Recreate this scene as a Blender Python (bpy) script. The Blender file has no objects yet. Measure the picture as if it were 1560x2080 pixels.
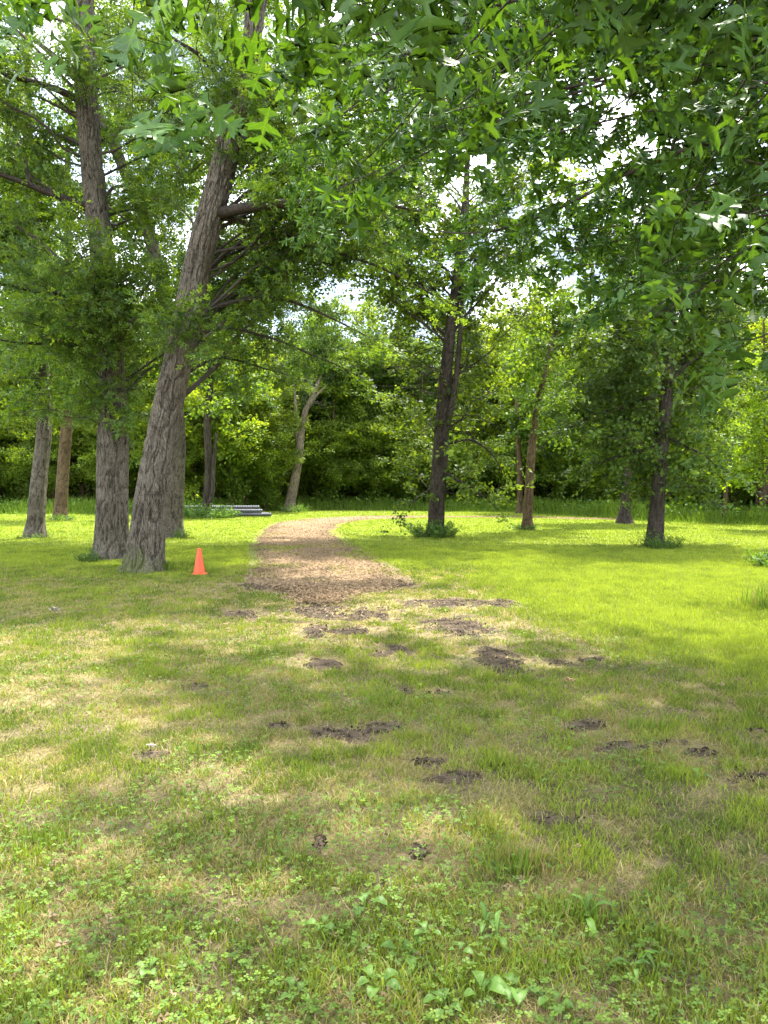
import bpy, math
import numpy as np
from mathutils import Matrix, Vector

# ------------------------------------------------------------------ camera, world, sun, exposure
SC = bpy.context.scene
COL = SC.collection
R = math.radians
CAM_H, F, HOR = 1.6, 1563.0, 985.0          # eye height, focal length and horizon row in photo pixels
PITCH = math.atan((1040 - HOR) / F)
cd = bpy.data.cameras.new('camera')
cam = bpy.data.objects.new('camera', cd); COL.objects.link(cam)
cam.location = (0, 0, CAM_H); cam.rotation_euler = (R(90) - PITCH, 0, 0)
cd.sensor_fit = 'VERTICAL'; cd.sensor_height = 24; cd.lens = 12 * F / 1040
cd.clip_start = 0.05; cd.clip_end = 2000
SC.camera = cam

SUN_EL, SUN_AZ = R(64), R(24)               # azimuth from +Y clockwise: high, ahead and a little right
world = bpy.data.worlds.new('World'); SC.world = world; world.use_nodes = True
nt = world.node_tree; nt.nodes.clear()
wo = nt.nodes.new('ShaderNodeOutputWorld'); bg = nt.nodes.new('ShaderNodeBackground')
sky = nt.nodes.new('ShaderNodeTexSky'); sky.sky_type = 'NISHITA'; sky.sun_disc = False
sky.sun_elevation = SUN_EL; sky.sun_rotation = SUN_AZ
sky.air_density = 1.2; sky.dust_density = 2.0
tcw = nt.nodes.new('ShaderNodeTexCoord')
cn = nt.nodes.new('ShaderNodeTexNoise'); cn.inputs['Scale'].default_value = 3.2; cn.inputs['Detail'].default_value = 7
cn.inputs['Roughness'].default_value = 0.55; cn.inputs['Distortion'].default_value = 0.4
cr = nt.nodes.new('ShaderNodeValToRGB')
cr.color_ramp.elements[0].position = 0.36; cr.color_ramp.elements[0].color = (0.12,) * 3 + (1,)
cr.color_ramp.elements[1].position = 0.50; cr.color_ramp.elements[1].color = (1, 1, 1, 1)
mx = nt.nodes.new('ShaderNodeMix'); mx.data_type = 'RGBA'
nt.links.new(tcw.outputs['Generated'], cn.inputs['Vector'])
nt.links.new(cn.outputs['Fac'], cr.inputs['Fac'])
nt.links.new(cr.outputs['Color'], mx.inputs['Factor'])
nt.links.new(sky.outputs['Color'], mx.inputs['A'])
cn2 = nt.nodes.new('ShaderNodeTexNoise'); cn2.inputs['Scale'].default_value = 5.5; cn2.inputs['Detail'].default_value = 6
nt.links.new(tcw.outputs['Generated'], cn2.inputs['Vector'])
cr2_ = nt.nodes.new('ShaderNodeValToRGB')
cr2_.color_ramp.elements[0].position = 0.40; cr2_.color_ramp.elements[0].color = (1.5, 1.85, 2.3, 1)
cr2_.color_ramp.elements[1].position = 0.62; cr2_.color_ramp.elements[1].color = (10.5, 10.8, 11.2, 1)
nt.links.new(cn2.outputs['Fac'], cr2_.inputs['Fac']); nt.links.new(cr2_.outputs['Color'], mx.inputs['B'])
nt.links.new(mx.outputs['Result'], bg.inputs['Color']); bg.inputs['Strength'].default_value = 0.15
nt.links.new(bg.outputs[0], wo.inputs['Surface'])

sd_ = bpy.data.lights.new('sun', 'SUN'); sd_.energy = 3.5; sd_.angle = R(1.6); sd_.color = (1.0, 0.95, 0.86)
sun = bpy.data.objects.new('sun', sd_); COL.objects.link(sun)
sdir = Vector((math.sin(SUN_AZ) * math.cos(SUN_EL), math.cos(SUN_AZ) * math.cos(SUN_EL), math.sin(SUN_EL)))
sun.rotation_euler = sdir.to_track_quat('Z', 'Y').to_euler()
sun.location = (0, 0, 40)

vs = SC.view_settings
vs.view_transform = 'Standard'; vs.look = 'None'; vs.gamma = 1; vs.use_curve_mapping = False
vs.exposure = 2.32
SC.render.engine = 'CYCLES'
cy = SC.cycles
cy.use_denoising = True; cy.denoiser = 'OPENIMAGEDENOISE'; cy.denoising_input_passes = 'RGB_ALBEDO_NORMAL'
cy.max_bounces = 7; cy.diffuse_bounces = 4; cy.glossy_bounces = 2; cy.transmission_bounces = 5
cy.transparent_max_bounces = 4; cy.caustics_reflective = False; cy.caustics_refractive = False
cy.sample_clamp_indirect = 8; cy.use_adaptive_sampling = True; cy.adaptive_threshold = 0.015

# ------------------------------------------------------------------ helpers
rng = np.random.default_rng(11)
TRIS = [0]

def P(px, py, d):
    """photo pixel -> point of the place at forward distance d"""
    a, b = (px - 780) / F, (1040 - py) / F
    c, s = math.cos(PITCH), math.sin(PITCH)
    dy, dz = c + b * s, b * c - s
    k = d / dy
    return np.array((a * k, d, CAM_H + dz * k))

def G(px, py):
    a, b = (px - 780) / F, (1040 - py) / F
    c, s = math.cos(PITCH), math.sin(PITCH)
    dy, dz = c + b * s, b * c - s
    k = -CAM_H / dz
    return np.array((a * k, dy * k))

def hash2(ix, iy, seed):
    h = (ix.astype(np.int64) * 374761393 + iy.astype(np.int64) * 668265263 + seed * 2147483647) & 0xFFFFFFFF
    h = ((h ^ (h >> 13)) * 1274126177) & 0xFFFFFFFF
    h = h ^ (h >> 16)
    return (h & 0xFFFFFF) / float(0xFFFFFF)

def vn(x, y, seed=0):
    x = np.asarray(x, float); y = np.asarray(y, float)
    ix, iy = np.floor(x), np.floor(y)
    fx, fy = x - ix, y - iy
    fx = fx * fx * (3 - 2 * fx); fy = fy * fy * (3 - 2 * fy)
    a = hash2(ix, iy, seed); b = hash2(ix + 1, iy, seed)
    c = hash2(ix, iy + 1, seed); d = hash2(ix + 1, iy + 1, seed)
    return (a * (1 - fx) + b * fx) * (1 - fy) + (c * (1 - fx) + d * fx) * fy

def fbm(x, y, seed=0, o=4):
    s = 0; a = 0.5; t = 0
    for k in range(o):
        s = s + a * vn(np.asarray(x) * 2 ** k, np.asarray(y) * 2 ** k, seed + k * 17); t += a; a *= 0.55
    return s / t

def sm(x, a, b):
    t = np.clip((np.asarray(x, float) - a) / (b - a), 0, 1)
    return t * t * (3 - 2 * t)

def gh(x, y):
    return 0.05 * (fbm(np.asarray(x) / 3.0, np.asarray(y) / 3.0, 5, 2) - 0.5)

def norm(v):
    return v / np.maximum(np.linalg.norm(v, axis=-1, keepdims=True), 1e-9)

def mesh(name, V, T, mat, cols=None, smooth=False, quads=False):
    V = np.ascontiguousarray(V, dtype=np.float32).reshape(-1, 3); T = np.ascontiguousarray(T, dtype=np.int32)
    n = 4 if quads else 3
    T = T.reshape(-1, n)
    me = bpy.data.meshes.new(name)
    me.vertices.add(len(V)); me.vertices.foreach_set('co', V.ravel())
    me.loops.add(T.size); me.loops.foreach_set('vertex_index', T.ravel())
    me.polygons.add(len(T)); me.polygons.foreach_set('loop_start', np.arange(len(T), dtype=np.int32) * n)
    if smooth: me.polygons.foreach_set('use_smooth', np.ones(len(T), dtype=bool))
    if cols is not None:
        at = me.color_attributes.new('col', 'FLOAT_COLOR', 'POINT')
        c = np.ones((len(V), 4), dtype=np.float32); c[:, :3] = cols
        at.data.foreach_set('color', c.ravel())
    me.update(calc_edges=True); me.validate()
    me.materials.append(mat)
    TRIS[0] += len(T) * (n - 2)
    return me

def put(name, me, parent=None, kind=None, label=None, cat=None, group=None, loc=None):
    o = bpy.data.objects.new(name, me); COL.objects.link(o)
    if parent is not None: o.parent = parent
    if loc is not None: o.location = loc
    if kind: o['kind'] = kind
    if label: o['label'] = label
    if cat: o['category'] = cat
    if group: o['group'] = group
    return o

def thing(name, label, cat, loc=(0, 0, 0), rz=0, group=None):
    o = bpy.data.objects.new(name, None); COL.objects.link(o)
    o.location = loc; o.rotation_euler = (0, 0, rz); o.empty_display_size = 0.3
    o['label'] = label; o['category'] = cat
    if group: o['group'] = group
    return o

def copy_tree(o, parent=None):
    c = o.copy(); COL.objects.link(c)
    if parent is not None: c.parent = parent
    for ch in list(o.children): copy_tree(ch, c)
    return c

# ------------------------------------------------------------------ materials
def new_mat(name):
    m = bpy.data.materials.new(name); m.use_nodes = True
    t = m.node_tree; t.nodes.clear()
    out = t.nodes.new('ShaderNodeOutputMaterial')
    return m, t, out

def leaf_mat(name, trans=0.42, rough=0.45, spec=0.35, tint=(1.55, 1.45, 0.5), inst=False, base=None):
    m, t, out = new_mat(name)
    if base is None:
        at = t.nodes.new('ShaderNodeAttribute'); at.attribute_name = 'col'; c = at.outputs['Color']
        if inst:
            ai = t.nodes.new('ShaderNodeAttribute'); ai.attribute_type = 'INSTANCER'; ai.attribute_name = 'tint'
            mi = t.nodes.new('ShaderNodeMix'); mi.data_type = 'RGBA'; mi.blend_type = 'MULTIPLY'; mi.inputs['Factor'].default_value = 1
            t.links.new(c, mi.inputs['A']); t.links.new(ai.outputs['Color'], mi.inputs['B']); c = mi.outputs['Result']
    else:
        oi = t.nodes.new('ShaderNodeObjectInfo'); rp = t.nodes.new('ShaderNodeValToRGB')
        rp.color_ramp.elements[0].color = base[0] + (1,); rp.color_ramp.elements[1].color = base[1] + (1,)
        t.links.new(oi.outputs['Random'], rp.inputs['Fac']); c = rp.outputs['Color']
        tc = t.nodes.new('ShaderNodeTexCoord'); sx = t.nodes.new('ShaderNodeSeparateXYZ')
        t.links.new(tc.outputs['Object'], sx.inputs[0])
        ab = t.nodes.new('ShaderNodeMath'); ab.operation = 'ABSOLUTE'; t.links.new(sx.outputs['X'], ab.inputs[0])
        # veins: midrib and slanting side veins
        my = t.nodes.new('ShaderNodeMath'); my.operation = 'MULTIPLY_ADD'; my.inputs[1].default_value = -0.9
        t.links.new(ab.outputs[0], my.inputs[0]); t.links.new(sx.outputs['Y'], my.inputs[2])
        sn = t.nodes.new('ShaderNodeMath'); sn.operation = 'PINGPONG'; sn.inputs[1].default_value = 0.07
        t.links.new(my.outputs[0], sn.inputs[0])
        mn = t.nodes.new('ShaderNodeMath'); mn.operation = 'MINIMUM'
        t.links.new(sn.outputs[0], mn.inputs[0]); t.links.new(ab.outputs[0], mn.inputs[1])
        ls = t.nodes.new('ShaderNodeMapRange'); ls.inputs['From Min'].default_value = 0; ls.inputs['From Max'].default_value = 0.012
        ls.inputs['To Min'].default_value = 1.0; ls.inputs['To Max'].default_value = 0.0
        t.links.new(mn.outputs[0], ls.inputs['Value'])
        mv = t.nodes.new('ShaderNodeMix'); mv.data_type = 'RGBA'; mv.inputs['B'].default_value = (0.16, 0.24, 0.05, 1)
        mf = t.nodes.new('ShaderNodeMath'); mf.operation = 'MULTIPLY'; mf.inputs[1].default_value = 0.5
        t.links.new(ls.outputs[0], mf.inputs[0]); t.links.new(mf.outputs[0], mv.inputs['Factor'])
        t.links.new(c, mv.inputs['A']); c = mv.outputs['Result']
    pb = t.nodes.new('ShaderNodeBsdfPrincipled')
    pb.inputs['Roughness'].default_value = rough
    pb.inputs['Specular IOR Level'].default_value = spec
    tr = t.nodes.new('ShaderNodeBsdfTranslucent')
    mul = t.nodes.new('ShaderNodeMix'); mul.data_type = 'RGBA'; mul.blend_type = 'MULTIPLY'
    mul.inputs['Factor'].default_value = 1; mul.inputs['B'].default_value = tint + (1,)
    t.links.new(c, mul.inputs['A']); t.links.new(mul.outputs['Result'], tr.inputs['Color'])
    t.links.new(c, pb.inputs['Base Color'])
    ms = t.nodes.new('ShaderNodeMixShader'); ms.inputs[0].default_value = trans
    t.links.new(pb.outputs[0], ms.inputs[1]); t.links.new(tr.outputs[0], ms.inputs[2])
    t.links.new(ms.outputs[0], out.inputs['Surface'])
    return m

M_LEAF = leaf_mat('tree_leaf', 0.45, rough=0.5, spec=0.3, tint=(1.9, 1.75, 0.5))
M_LEAFI = leaf_mat('tree_leaf_spray', 0.46, rough=0.55, spec=0.3, tint=(2.0, 1.75, 0.4), inst=True)
M_OAKLEAF = leaf_mat('red_oak_leaf', 0.38, rough=0.5, spec=0.35, tint=(1.45, 1.3, 0.25))
M_OAKBIG = leaf_mat('red_oak_leaf_veined', 0.38, rough=0.46, spec=0.4, tint=(1.45, 1.3, 0.25),
                    base=((0.05, 0.125, 0.022), (0.085, 0.185, 0.03)))
M_GRASS = leaf_mat('grass_blade', 0.38, rough=0.5, spec=0.25, tint=(1.35, 1.3, 0.55))
M_WEED = leaf_mat('weed_leaf', 0.35, rough=0.45, spec=0.3, tint=(1.4, 1.4, 0.4),
                  base=((0.085, 0.17, 0.03), (0.15, 0.27, 0.045)))

def bark_mat(name, dark, light, su=9.0, moss=False, bump=0.6):
    m, t, out = new_mat(name)
    tc = t.nodes.new('ShaderNodeTexCoord')
    mp = t.nodes.new('ShaderNodeMapping'); mp.inputs['Scale'].default_value = (su * 1.4, su * 1.4, su * 0.17)
    t.links.new(tc.outputs['Object'], mp.inputs[0])
    n1 = t.nodes.new('ShaderNodeTexNoise'); n1.inputs['Scale'].default_value = 4.2; n1.inputs['Detail'].default_value = 5
    n1.inputs['Roughness'].default_value = 0.6; n1.inputs['Distortion'].default_value = 0.1
    t.links.new(mp.outputs[0], n1.inputs['Vector'])
    n2 = t.nodes.new('ShaderNodeTexNoise'); n2.inputs['Scale'].default_value = 1.3; n2.inputs['Detail'].default_value = 4
    t.links.new(tc.outputs['Object'], n2.inputs['Vector'])
    at = t.nodes.new('ShaderNodeAttribute'); at.attribute_name = 'col'
    sx = t.nodes.new('ShaderNodeSeparateColor'); t.links.new(at.outputs['Color'], sx.inputs[0])
    ad = t.nodes.new('ShaderNodeMath'); ad.operation = 'MULTIPLY_ADD'; ad.inputs[1].default_value = 0.3
    m2 = t.nodes.new('ShaderNodeMath'); m2.operation = 'MULTIPLY_ADD'; m2.inputs[1].default_value = 0.5; m2.inputs[2].default_value = 0.07
    cr1 = t.nodes.new('ShaderNodeMath'); cr1.operation = 'SUBTRACT'; cr1.inputs[1].default_value = 0.5
    cr2 = t.nodes.new('ShaderNodeMath'); cr2.operation = 'ABSOLUTE'
    cr3 = t.nodes.new('ShaderNodeMapRange'); cr3.inputs['From Min'].default_value = 0.0; cr3.inputs['From Max'].default_value = 0.085
    t.links.new(n1.outputs['Fac'], cr1.inputs[0]); t.links.new(cr1.outputs[0], cr2.inputs[0]); t.links.new(cr2.outputs[0], cr3.inputs['Value'])
    t.links.new(cr3.outputs[0], m2.inputs[0])
    t.links.new(sx.outputs['Red'], ad.inputs[0]); t.links.new(m2.outputs[0], ad.inputs[2])
    rp = t.nodes.new('ShaderNodeValToRGB')
    rp.color_ramp.elements[0].position = 0.28; rp.color_ramp.elements[0].color = dark + (1,)
    rp.color_ramp.elements[1].position = 0.78; rp.color_ramp.elements[1].color = light + (1,)
    t.links.new(ad.outputs[0], rp.inputs['Fac'])
    mw = t.nodes.new('ShaderNodeMix'); mw.data_type = 'RGBA'; mw.blend_type = 'MULTIPLY'
    r2 = t.nodes.new('ShaderNodeValToRGB')
    r2.color_ramp.elements[0].position = 0.3; r2.color_ramp.elements[0].color = (0.72, 0.7, 0.66, 1)
    r2.color_ramp.elements[1].position = 0.7; r2.color_ramp.elements[1].color = (1.1, 1.1, 1.1, 1)
    t.links.new(n2.outputs['Fac'], r2.inputs['Fac'])
    mw.inputs['Factor'].default_value = 1
    t.links.new(rp.outputs['Color'], mw.inputs['A']); t.links.new(r2.outputs['Color'], mw.inputs['B'])
    mm = t.nodes.new('ShaderNodeMix'); mm.data_type = 'RGBA'; mm.inputs['B'].default_value = (0.075, 0.1, 0.018, 1)
    t.links.new(sx.outputs['Green'], mm.inputs['Factor']); t.links.new(mw.outputs['Result'], mm.inputs['A'])
    pb = t.nodes.new('ShaderNodeBsdfPrincipled'); pb.inputs['Roughness'].default_value = 0.9
    pb.inputs['Specular IOR Level'].default_value = 0.15
    t.links.new(mm.outputs['Result'], pb.inputs['Base Color'])
    bp = t.nodes.new('ShaderNodeBump'); bp.inputs['Strength'].default_value = bump; bp.inputs['Distance'].default_value = 0.03
    t.links.new(cr3.outputs[0], bp.inputs['Height']); t.links.new(bp.outputs[0], pb.inputs['Normal'])
    t.links.new(pb.outputs[0], out.inputs['Surface'])
    return m

M_BARK = bark_mat('grey_oak_bark', (0.035, 0.029, 0.023), (0.19, 0.165, 0.13))
M_BARKD = bark_mat('dark_oak_bark', (0.02, 0.016, 0.013), (0.10, 0.082, 0.066), 12)
M_BARKB = bark_mat('brown_bark', (0.04, 0.026, 0.016), (0.19, 0.13, 0.08), 12)
M_BARKP = bark_mat('pale_bark', (0.07, 0.055, 0.04), (0.26, 0.215, 0.16), 10)
M_TWIG = bark_mat('twig_bark', (0.03, 0.024, 0.02), (0.10, 0.085, 0.07), 20, bump=0.2)

def plain(name, col, rough=0.6, spec=0.3, noise=0.0, nscale=30, bump=0.0, bscale=60):
    m, t, out = new_mat(name)
    pb = t.nodes.new('ShaderNodeBsdfPrincipled'); pb.inputs['Roughness'].default_value = rough
    pb.inputs['Specular IOR Level'].default_value = spec
    tc = t.nodes.new('ShaderNodeTexCoord')
    n = t.nodes.new('ShaderNodeTexNoise'); n.inputs['Scale'].default_value = nscale; n.inputs['Detail'].default_value = 5
    t.links.new(tc.outputs['Object'], n.inputs['Vector'])
    rp = t.nodes.new('ShaderNodeValToRGB')
    rp.color_ramp.elements[0].position = 0.3; rp.color_ramp.elements[1].position = 0.7
    rp.color_ramp.elements[0].color = tuple(c * (1 - noise) for c in col) + (1,)
    rp.color_ramp.elements[1].color = tuple(min(1, c * (1 + noise)) for c in col) + (1,)
    t.links.new(n.outputs['Fac'], rp.inputs['Fac']); t.links.new(rp.outputs['Color'], pb.inputs['Base Color'])
    if bump:
        bp = t.nodes.new('ShaderNodeBump'); bp.inputs['Strength'].default_value = bump; bp.inputs['Distance'].default_value = 0.01
        n3 = t.nodes.new('ShaderNodeTexNoise'); n3.inputs['Scale'].default_value = bscale; n3.inputs['Detail'].default_value = 6
        t.links.new(tc.outputs['Object'], n3.inputs['Vector'])
        t.links.new(n3.outputs['Fac'], bp.inputs['Height']); t.links.new(bp.outputs[0], pb.inputs['Normal'])
    t.links.new(pb.outputs[0], out.inputs['Surface'])
    return m

def attr_mat(name, rough=0.9, spec=0.1, nscale=40, namp=0.5, bump=0.6, bdist=0.02):
    m, t, out = new_mat(name)
    pb = t.nodes.new('ShaderNodeBsdfPrincipled'); pb.inputs['Roughness'].default_value = rough
    pb.inputs['Specular IOR Level'].default_value = spec
    at = t.nodes.new('ShaderNodeAttribute'); at.attribute_name = 'col'
    tc = t.nodes.new('ShaderNodeTexCoord')
    n = t.nodes.new('ShaderNodeTexNoise'); n.inputs['Scale'].default_value = nscale; n.inputs['Detail'].default_value = 9
    n.inputs['Roughness'].default_value = 0.7
    t.links.new(tc.outputs['Object'], n.inputs['Vector'])
    mr = t.nodes.new('ShaderNodeMapRange'); mr.inputs['From Min'].default_value = 0.3; mr.inputs['From Max'].default_value = 0.7
    mr.inputs['To Min'].default_value = 1 - namp; mr.inputs['To Max'].default_value = 1 + namp
    t.links.new(n.outputs['Fac'], mr.inputs['Value'])
    vm = t.nodes.new('ShaderNodeVectorMath'); vm.operation = 'SCALE'
    t.links.new(at.outputs['Color'], vm.inputs[0]); t.links.new(mr.outputs[0], vm.inputs['Scale'])
    t.links.new(vm.outputs[0], pb.inputs['Base Color'])
    bp = t.nodes.new('ShaderNodeBump'); bp.inputs['Strength'].default_value = bump; bp.inputs['Distance'].default_value = bdist
    t.links.new(n.outputs['Fac'], bp.inputs['Height']); t.links.new(bp.outputs[0], pb.inputs['Normal'])
    t.links.new(pb.outputs[0], out.inputs['Surface'])
    return m

M_GROUND = attr_mat('turf_soil', nscale=35)
M_CHIPPATH = attr_mat('wood_chip_path', nscale=30, namp=0.4, bump=0.5)
M_SOIL = attr_mat('dark_soil', nscale=45, namp=0.6, bump=1.0, bdist=0.03)
M_CHIP = attr_mat('wood_chip', nscale=60, namp=0.2, bump=0.1)

# ------------------------------------------------------------------ maps of the ground
def poly_px(L):
    return np.array([G(*p) for p in L])

PATH_L = poly_px([(640, 1222), (600, 1204), (535, 1194), (510, 1178), (522, 1150), (515, 1112), (535, 1078), (566, 1061), (625, 1053), (740, 1048.5), (900, 1048), (1100, 1050), (1268, 1054)])
PATH_R = poly_px([(662, 1222), (715, 1204), (826, 1196), (818, 1175), (786, 1148), (738, 1120), (695, 1098), (672, 1078), (690, 1063), (750, 1055), (850, 1051.8), (960, 1051), (1100, 1052.6), (1268, 1056.2)])

def resample(A, n):
    s = np.concatenate([[0], np.cumsum(np.linalg.norm(np.diff(A, axis=0), axis=1))])
    u = np.linspace(0, s[-1], n)
    return np.stack([np.interp(u, s, A[:, k]) for k in range(A.shape[1])], 1)

def smooth_line(A, it=2):
    for _ in range(it):
        B = A.copy(); B[1:-1] = (A[:-2] + 2 * A[1:-1] + A[2:]) / 4; A = B
    return A

PL = smooth_line(resample(PATH_L, 140), 3); PR = smooth_line(resample(PATH_R, 140), 3)
PATH_POLY = np.concatenate([PL, PR[::-1]])

def inside(x, y, poly):
    x = np.asarray(x, float).ravel(); y = np.asarray(y, float).ravel()
    r = np.zeros(len(x), bool); j = len(poly) - 1
    for i in range(len(poly)):
        xi, yi = poly[i]; xj, yj = poly[j]
        if yi != yj:
            c = ((yi > y) != (yj > y)) & (x < (xj - xi) * (y - yi) / (yj - yi) + xi)
            r ^= c
        j = i
    return r

def dist_poly(x, y, poly):
    x = np.asarray(x, float).ravel(); y = np.asarray(y, float).ravel()
    best = np.full(len(x), 1e9)
    A = poly; B = np.roll(poly, -1, 0)
    for i in range(len(A)):
        ax, ay = A[i]; bx, by = B[i]
        dx, dy = bx - ax, by - ay; L = dx * dx + dy * dy + 1e-12
        t = np.clip(((x - ax) * dx + (y - ay) * dy) / L, 0, 1)
        d = (x - ax - t * dx) ** 2 + (y - ay - t * dy) ** 2
        best = np.minimum(best, d)
    return np.sqrt(best)

def path_sd(x, y):
    """metres inside the chip path (negative outside)"""
    x = np.asarray(x, float); y = np.asarray(y, float); sh = x.shape
    x = x.ravel(); y = y.ravel()
    out = np.full(len(x), -5.0)
    m = (x > -5) & (x < 14) & (y > 9.9) & (y < 44)
    if m.any():
        s = np.where(inside(x[m], y[m], PATH_POLY), 1.0, -1.0) * dist_poly(x[m], y[m], PATH_POLY[::2])
        out[m] = s
    return out.reshape(sh)

# bare patches of dark churned soil: photo pixel centre, half width, half height, tilt
SOIL = [(650, 1243, 40, 13, 0), (738, 1249, 48, 8, 0), (640, 1284, 22, 12, 0), (905, 1226, 66, 6, 0), (925, 1276, 50, 13, 0),
        (655, 1350, 34, 9, 0.3), (1015, 1345, 34, 18, 0), (1130, 1348, 30, 5, 0), (795, 1322, 26, 7, 0), (392, 1398, 32, 5, 0.2), (895, 1409, 34, 7, 0),
        (834, 1406, 15, 10, 0), (690, 1492, 62, 18, 0.1), (762, 1478, 60, 14, -0.1), (1190, 1474, 50, 11, -0.2), (1295, 1515, 75, 10, -0.25),
        (928, 1583, 52, 13, -0.3), (868, 1552, 30, 9, 0), (1520, 1583, 60, 9, -0.25), (1425, 1532, 32, 7, -0.2), (1132, 1668, 55, 10, 0),
        (1203, 1343, 22, 4, 0), (700, 1285, 40, 6, 0), (1018, 1228, 26, 5, 0), (405, 1285, 0, 0, 0), (560, 1192, 55, 5, 0), (800, 1186, 30, 5, 0),
        (632, 1206, 20, 10, 0), (1535, 1485, 22, 6, 0), (495, 1250, 25, 6, 0), (560, 1475, 20, 4, 0), (850, 1742, 22, 4, 0), (650, 1722, 14, 3, 0), (300, 1540, 26, 7, 0)]
SOILW = []
for (cx, cy_, hw, hh, tl) in SOIL:
    if hw == 0: continue
    g = G(cx, cy_); d = g[1]
    rx = hw * d / F * (1.25 if cy_ < 1400 else 1.0); ry = max((1.25 if cy_ < 1400 else .8) * hh * d * d / (CAM_H * F), 0.07)
    SOILW.append((g[0], g[1], rx, ry, -tl * 1.2))

def soil_k(x, y, s):
    cx, cy_, rx, ry, tl = s
    c, sn = math.cos(tl), math.sin(tl)
    u = ((x - cx) * c + (y - cy_) * sn) / rx; v = (-(x - cx) * sn + (y - cy_) * c) / ry
    return 1 - np.sqrt(u * u + v * v)

def soil_map(x, y):
    m = np.full(np.shape(x), -9.0)
    for s in SOILW: m = np.maximum(m, soil_k(x, y, s))
    return m + 3.0 * (fbm(np.asarray(x) * 7, np.asarray(y) * 7, 71, 3) - 0.5)

def green_map(x, y):
    """1 = lush sunny lawn, 0 = thin dry turf"""
    far = sm(y, 12.5, 17)
    right = sm(x - 0.35 * (10 - np.clip(y, 0, 10)), 1.0, 2.4) * sm(y, 4.0, 7.5)
    g = np.maximum(far * 0.85, right)
    return np.clip(g + 0.35 * (fbm(np.asarray(x) * 0.8, np.asarray(y) * 0.8, 31, 3) - 0.5), 0, 1)

def dry_map(x, y):
    n = fbm(np.asarray(x) * 1.1, np.asarray(y) * 0.9, 91, 4)
    n2 = fbm(np.asarray(x) * 4.5, np.asarray(y) * 4.0, 57, 3)
    n3 = fbm(np.asarray(x) * 13, np.asarray(y) * 11, 58, 2)
    k = (n - 0.5) * 0.9 + (n2 - 0.5) * 2.2 + (n3 - 0.5) * 1.2
    left = sm(-np.asarray(x), -0.2, 1.6) * (1 - sm(y, 11, 15))
    return np.clip(0.22 + 0.14 * left + k - 0.55 * green_map(x, y) + 0.42 * sm(soil_map(x, y), -1.5, -.1), 0, 1)

# ------------------------------------------------------------------ ground sheet
ys = np.concatenate([[-300, -120, -50, -20, -8, -3, 0, 1.2], 1.6 * 1.0125 ** np.arange(0, 305), [85, 110, 150, 220, 320, 420]])
u = np.linspace(-1, 1, 231); xs = 30 * np.sinh(3.0 * u) / np.sinh(3.0)
xs = np.concatenate([[-400, -200, -100, -55], xs, [55, 100, 200, 400]])
X, Y = np.meshgrid(xs, ys)
Z = gh(X, Y)
nr, nc = X.shape
idx = np.arange(nr * nc).reshape(nr, nc)
Q = np.stack([idx[:-1, :-1], idx[:-1, 1:], idx[1:, 1:], idx[1:, :-1]], -1).reshape(-1, 4)
g = green_map(X, Y)[..., None]; dr = dry_map(X, Y)[..., None]
far = sm(Y, 14, 30)[..., None]
thatch = np.array((0.22, 0.175, 0.09)); soilc = np.array((0.10, 0.078, 0.045)); lush = np.array((0.17, 0.225, 0.025))
n = fbm(X * 2, Y * 2, 3, 4)[..., None]
c = soilc * (1 - dr) + thatch * dr
c = c * (1 - g * 0.8) + np.array((0.12, 0.15, 0.022)) * g * 0.8
c = c * (1 - far) + lush * (0.85 + 0.3 * n) * far
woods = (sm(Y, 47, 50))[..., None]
c = c * (1 - woods) + np.array((0.035, 0.028, 0.015)) * woods  # wood floor painted darker, shade of the interior put into its colour
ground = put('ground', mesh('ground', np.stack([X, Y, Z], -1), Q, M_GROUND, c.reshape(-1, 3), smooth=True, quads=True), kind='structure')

# chip path: a lumpy sheet whose rim dips under the turf
gx = np.arange(-4.6, 13.2, 0.085); gy = 10.1 * 1.0068 ** np.arange(0, 215); gy = gy[gy < 43]
X, Y = np.meshgrid(gx, gy)
S = path_sd(X, Y)
ragged = 0.85 * (fbm(X * 1.3, Y * 0.8, 8, 4) - 0.5) + 0.35 * (fbm(X * 6, Y * 4, 9, 3) - 0.5)
K = S + ragged * 0.9
Z = gh(X, Y) + np.clip(K * 0.10, -0.05, 0.018) + 0.016 * (fbm(X * 5, Y * 4, 12, 3) - 0.5)
nr, nc = X.shape; idx = np.arange(nr * nc).reshape(nr, nc)
Q = np.stack([idx[:-1, :-1], idx[:-1, 1:], idx[1:, 1:], idx[1:, :-1]], -1).reshape(-1, 4)
keep = (K.ravel()[Q] > -0.35).any(1)
Q = Q[keep]; used = np.unique(Q); remap = np.full(nr * nc, -1); remap[used] = np.arange(len(used)); Q = remap[Q]
n = fbm(X * 0.9, Y * 0.7, 44, 3); n2 = fbm(X * 7, Y * 5, 45, 3)
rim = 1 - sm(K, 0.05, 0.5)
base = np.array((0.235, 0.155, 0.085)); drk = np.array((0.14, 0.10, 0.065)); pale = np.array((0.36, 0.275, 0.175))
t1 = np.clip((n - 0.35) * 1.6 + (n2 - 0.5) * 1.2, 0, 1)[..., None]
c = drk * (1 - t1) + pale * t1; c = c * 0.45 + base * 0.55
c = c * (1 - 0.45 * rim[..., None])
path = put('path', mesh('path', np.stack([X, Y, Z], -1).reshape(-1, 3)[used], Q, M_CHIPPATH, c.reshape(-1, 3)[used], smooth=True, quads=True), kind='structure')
path['label'] = 'wood chip path curving away between the lawns'

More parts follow.
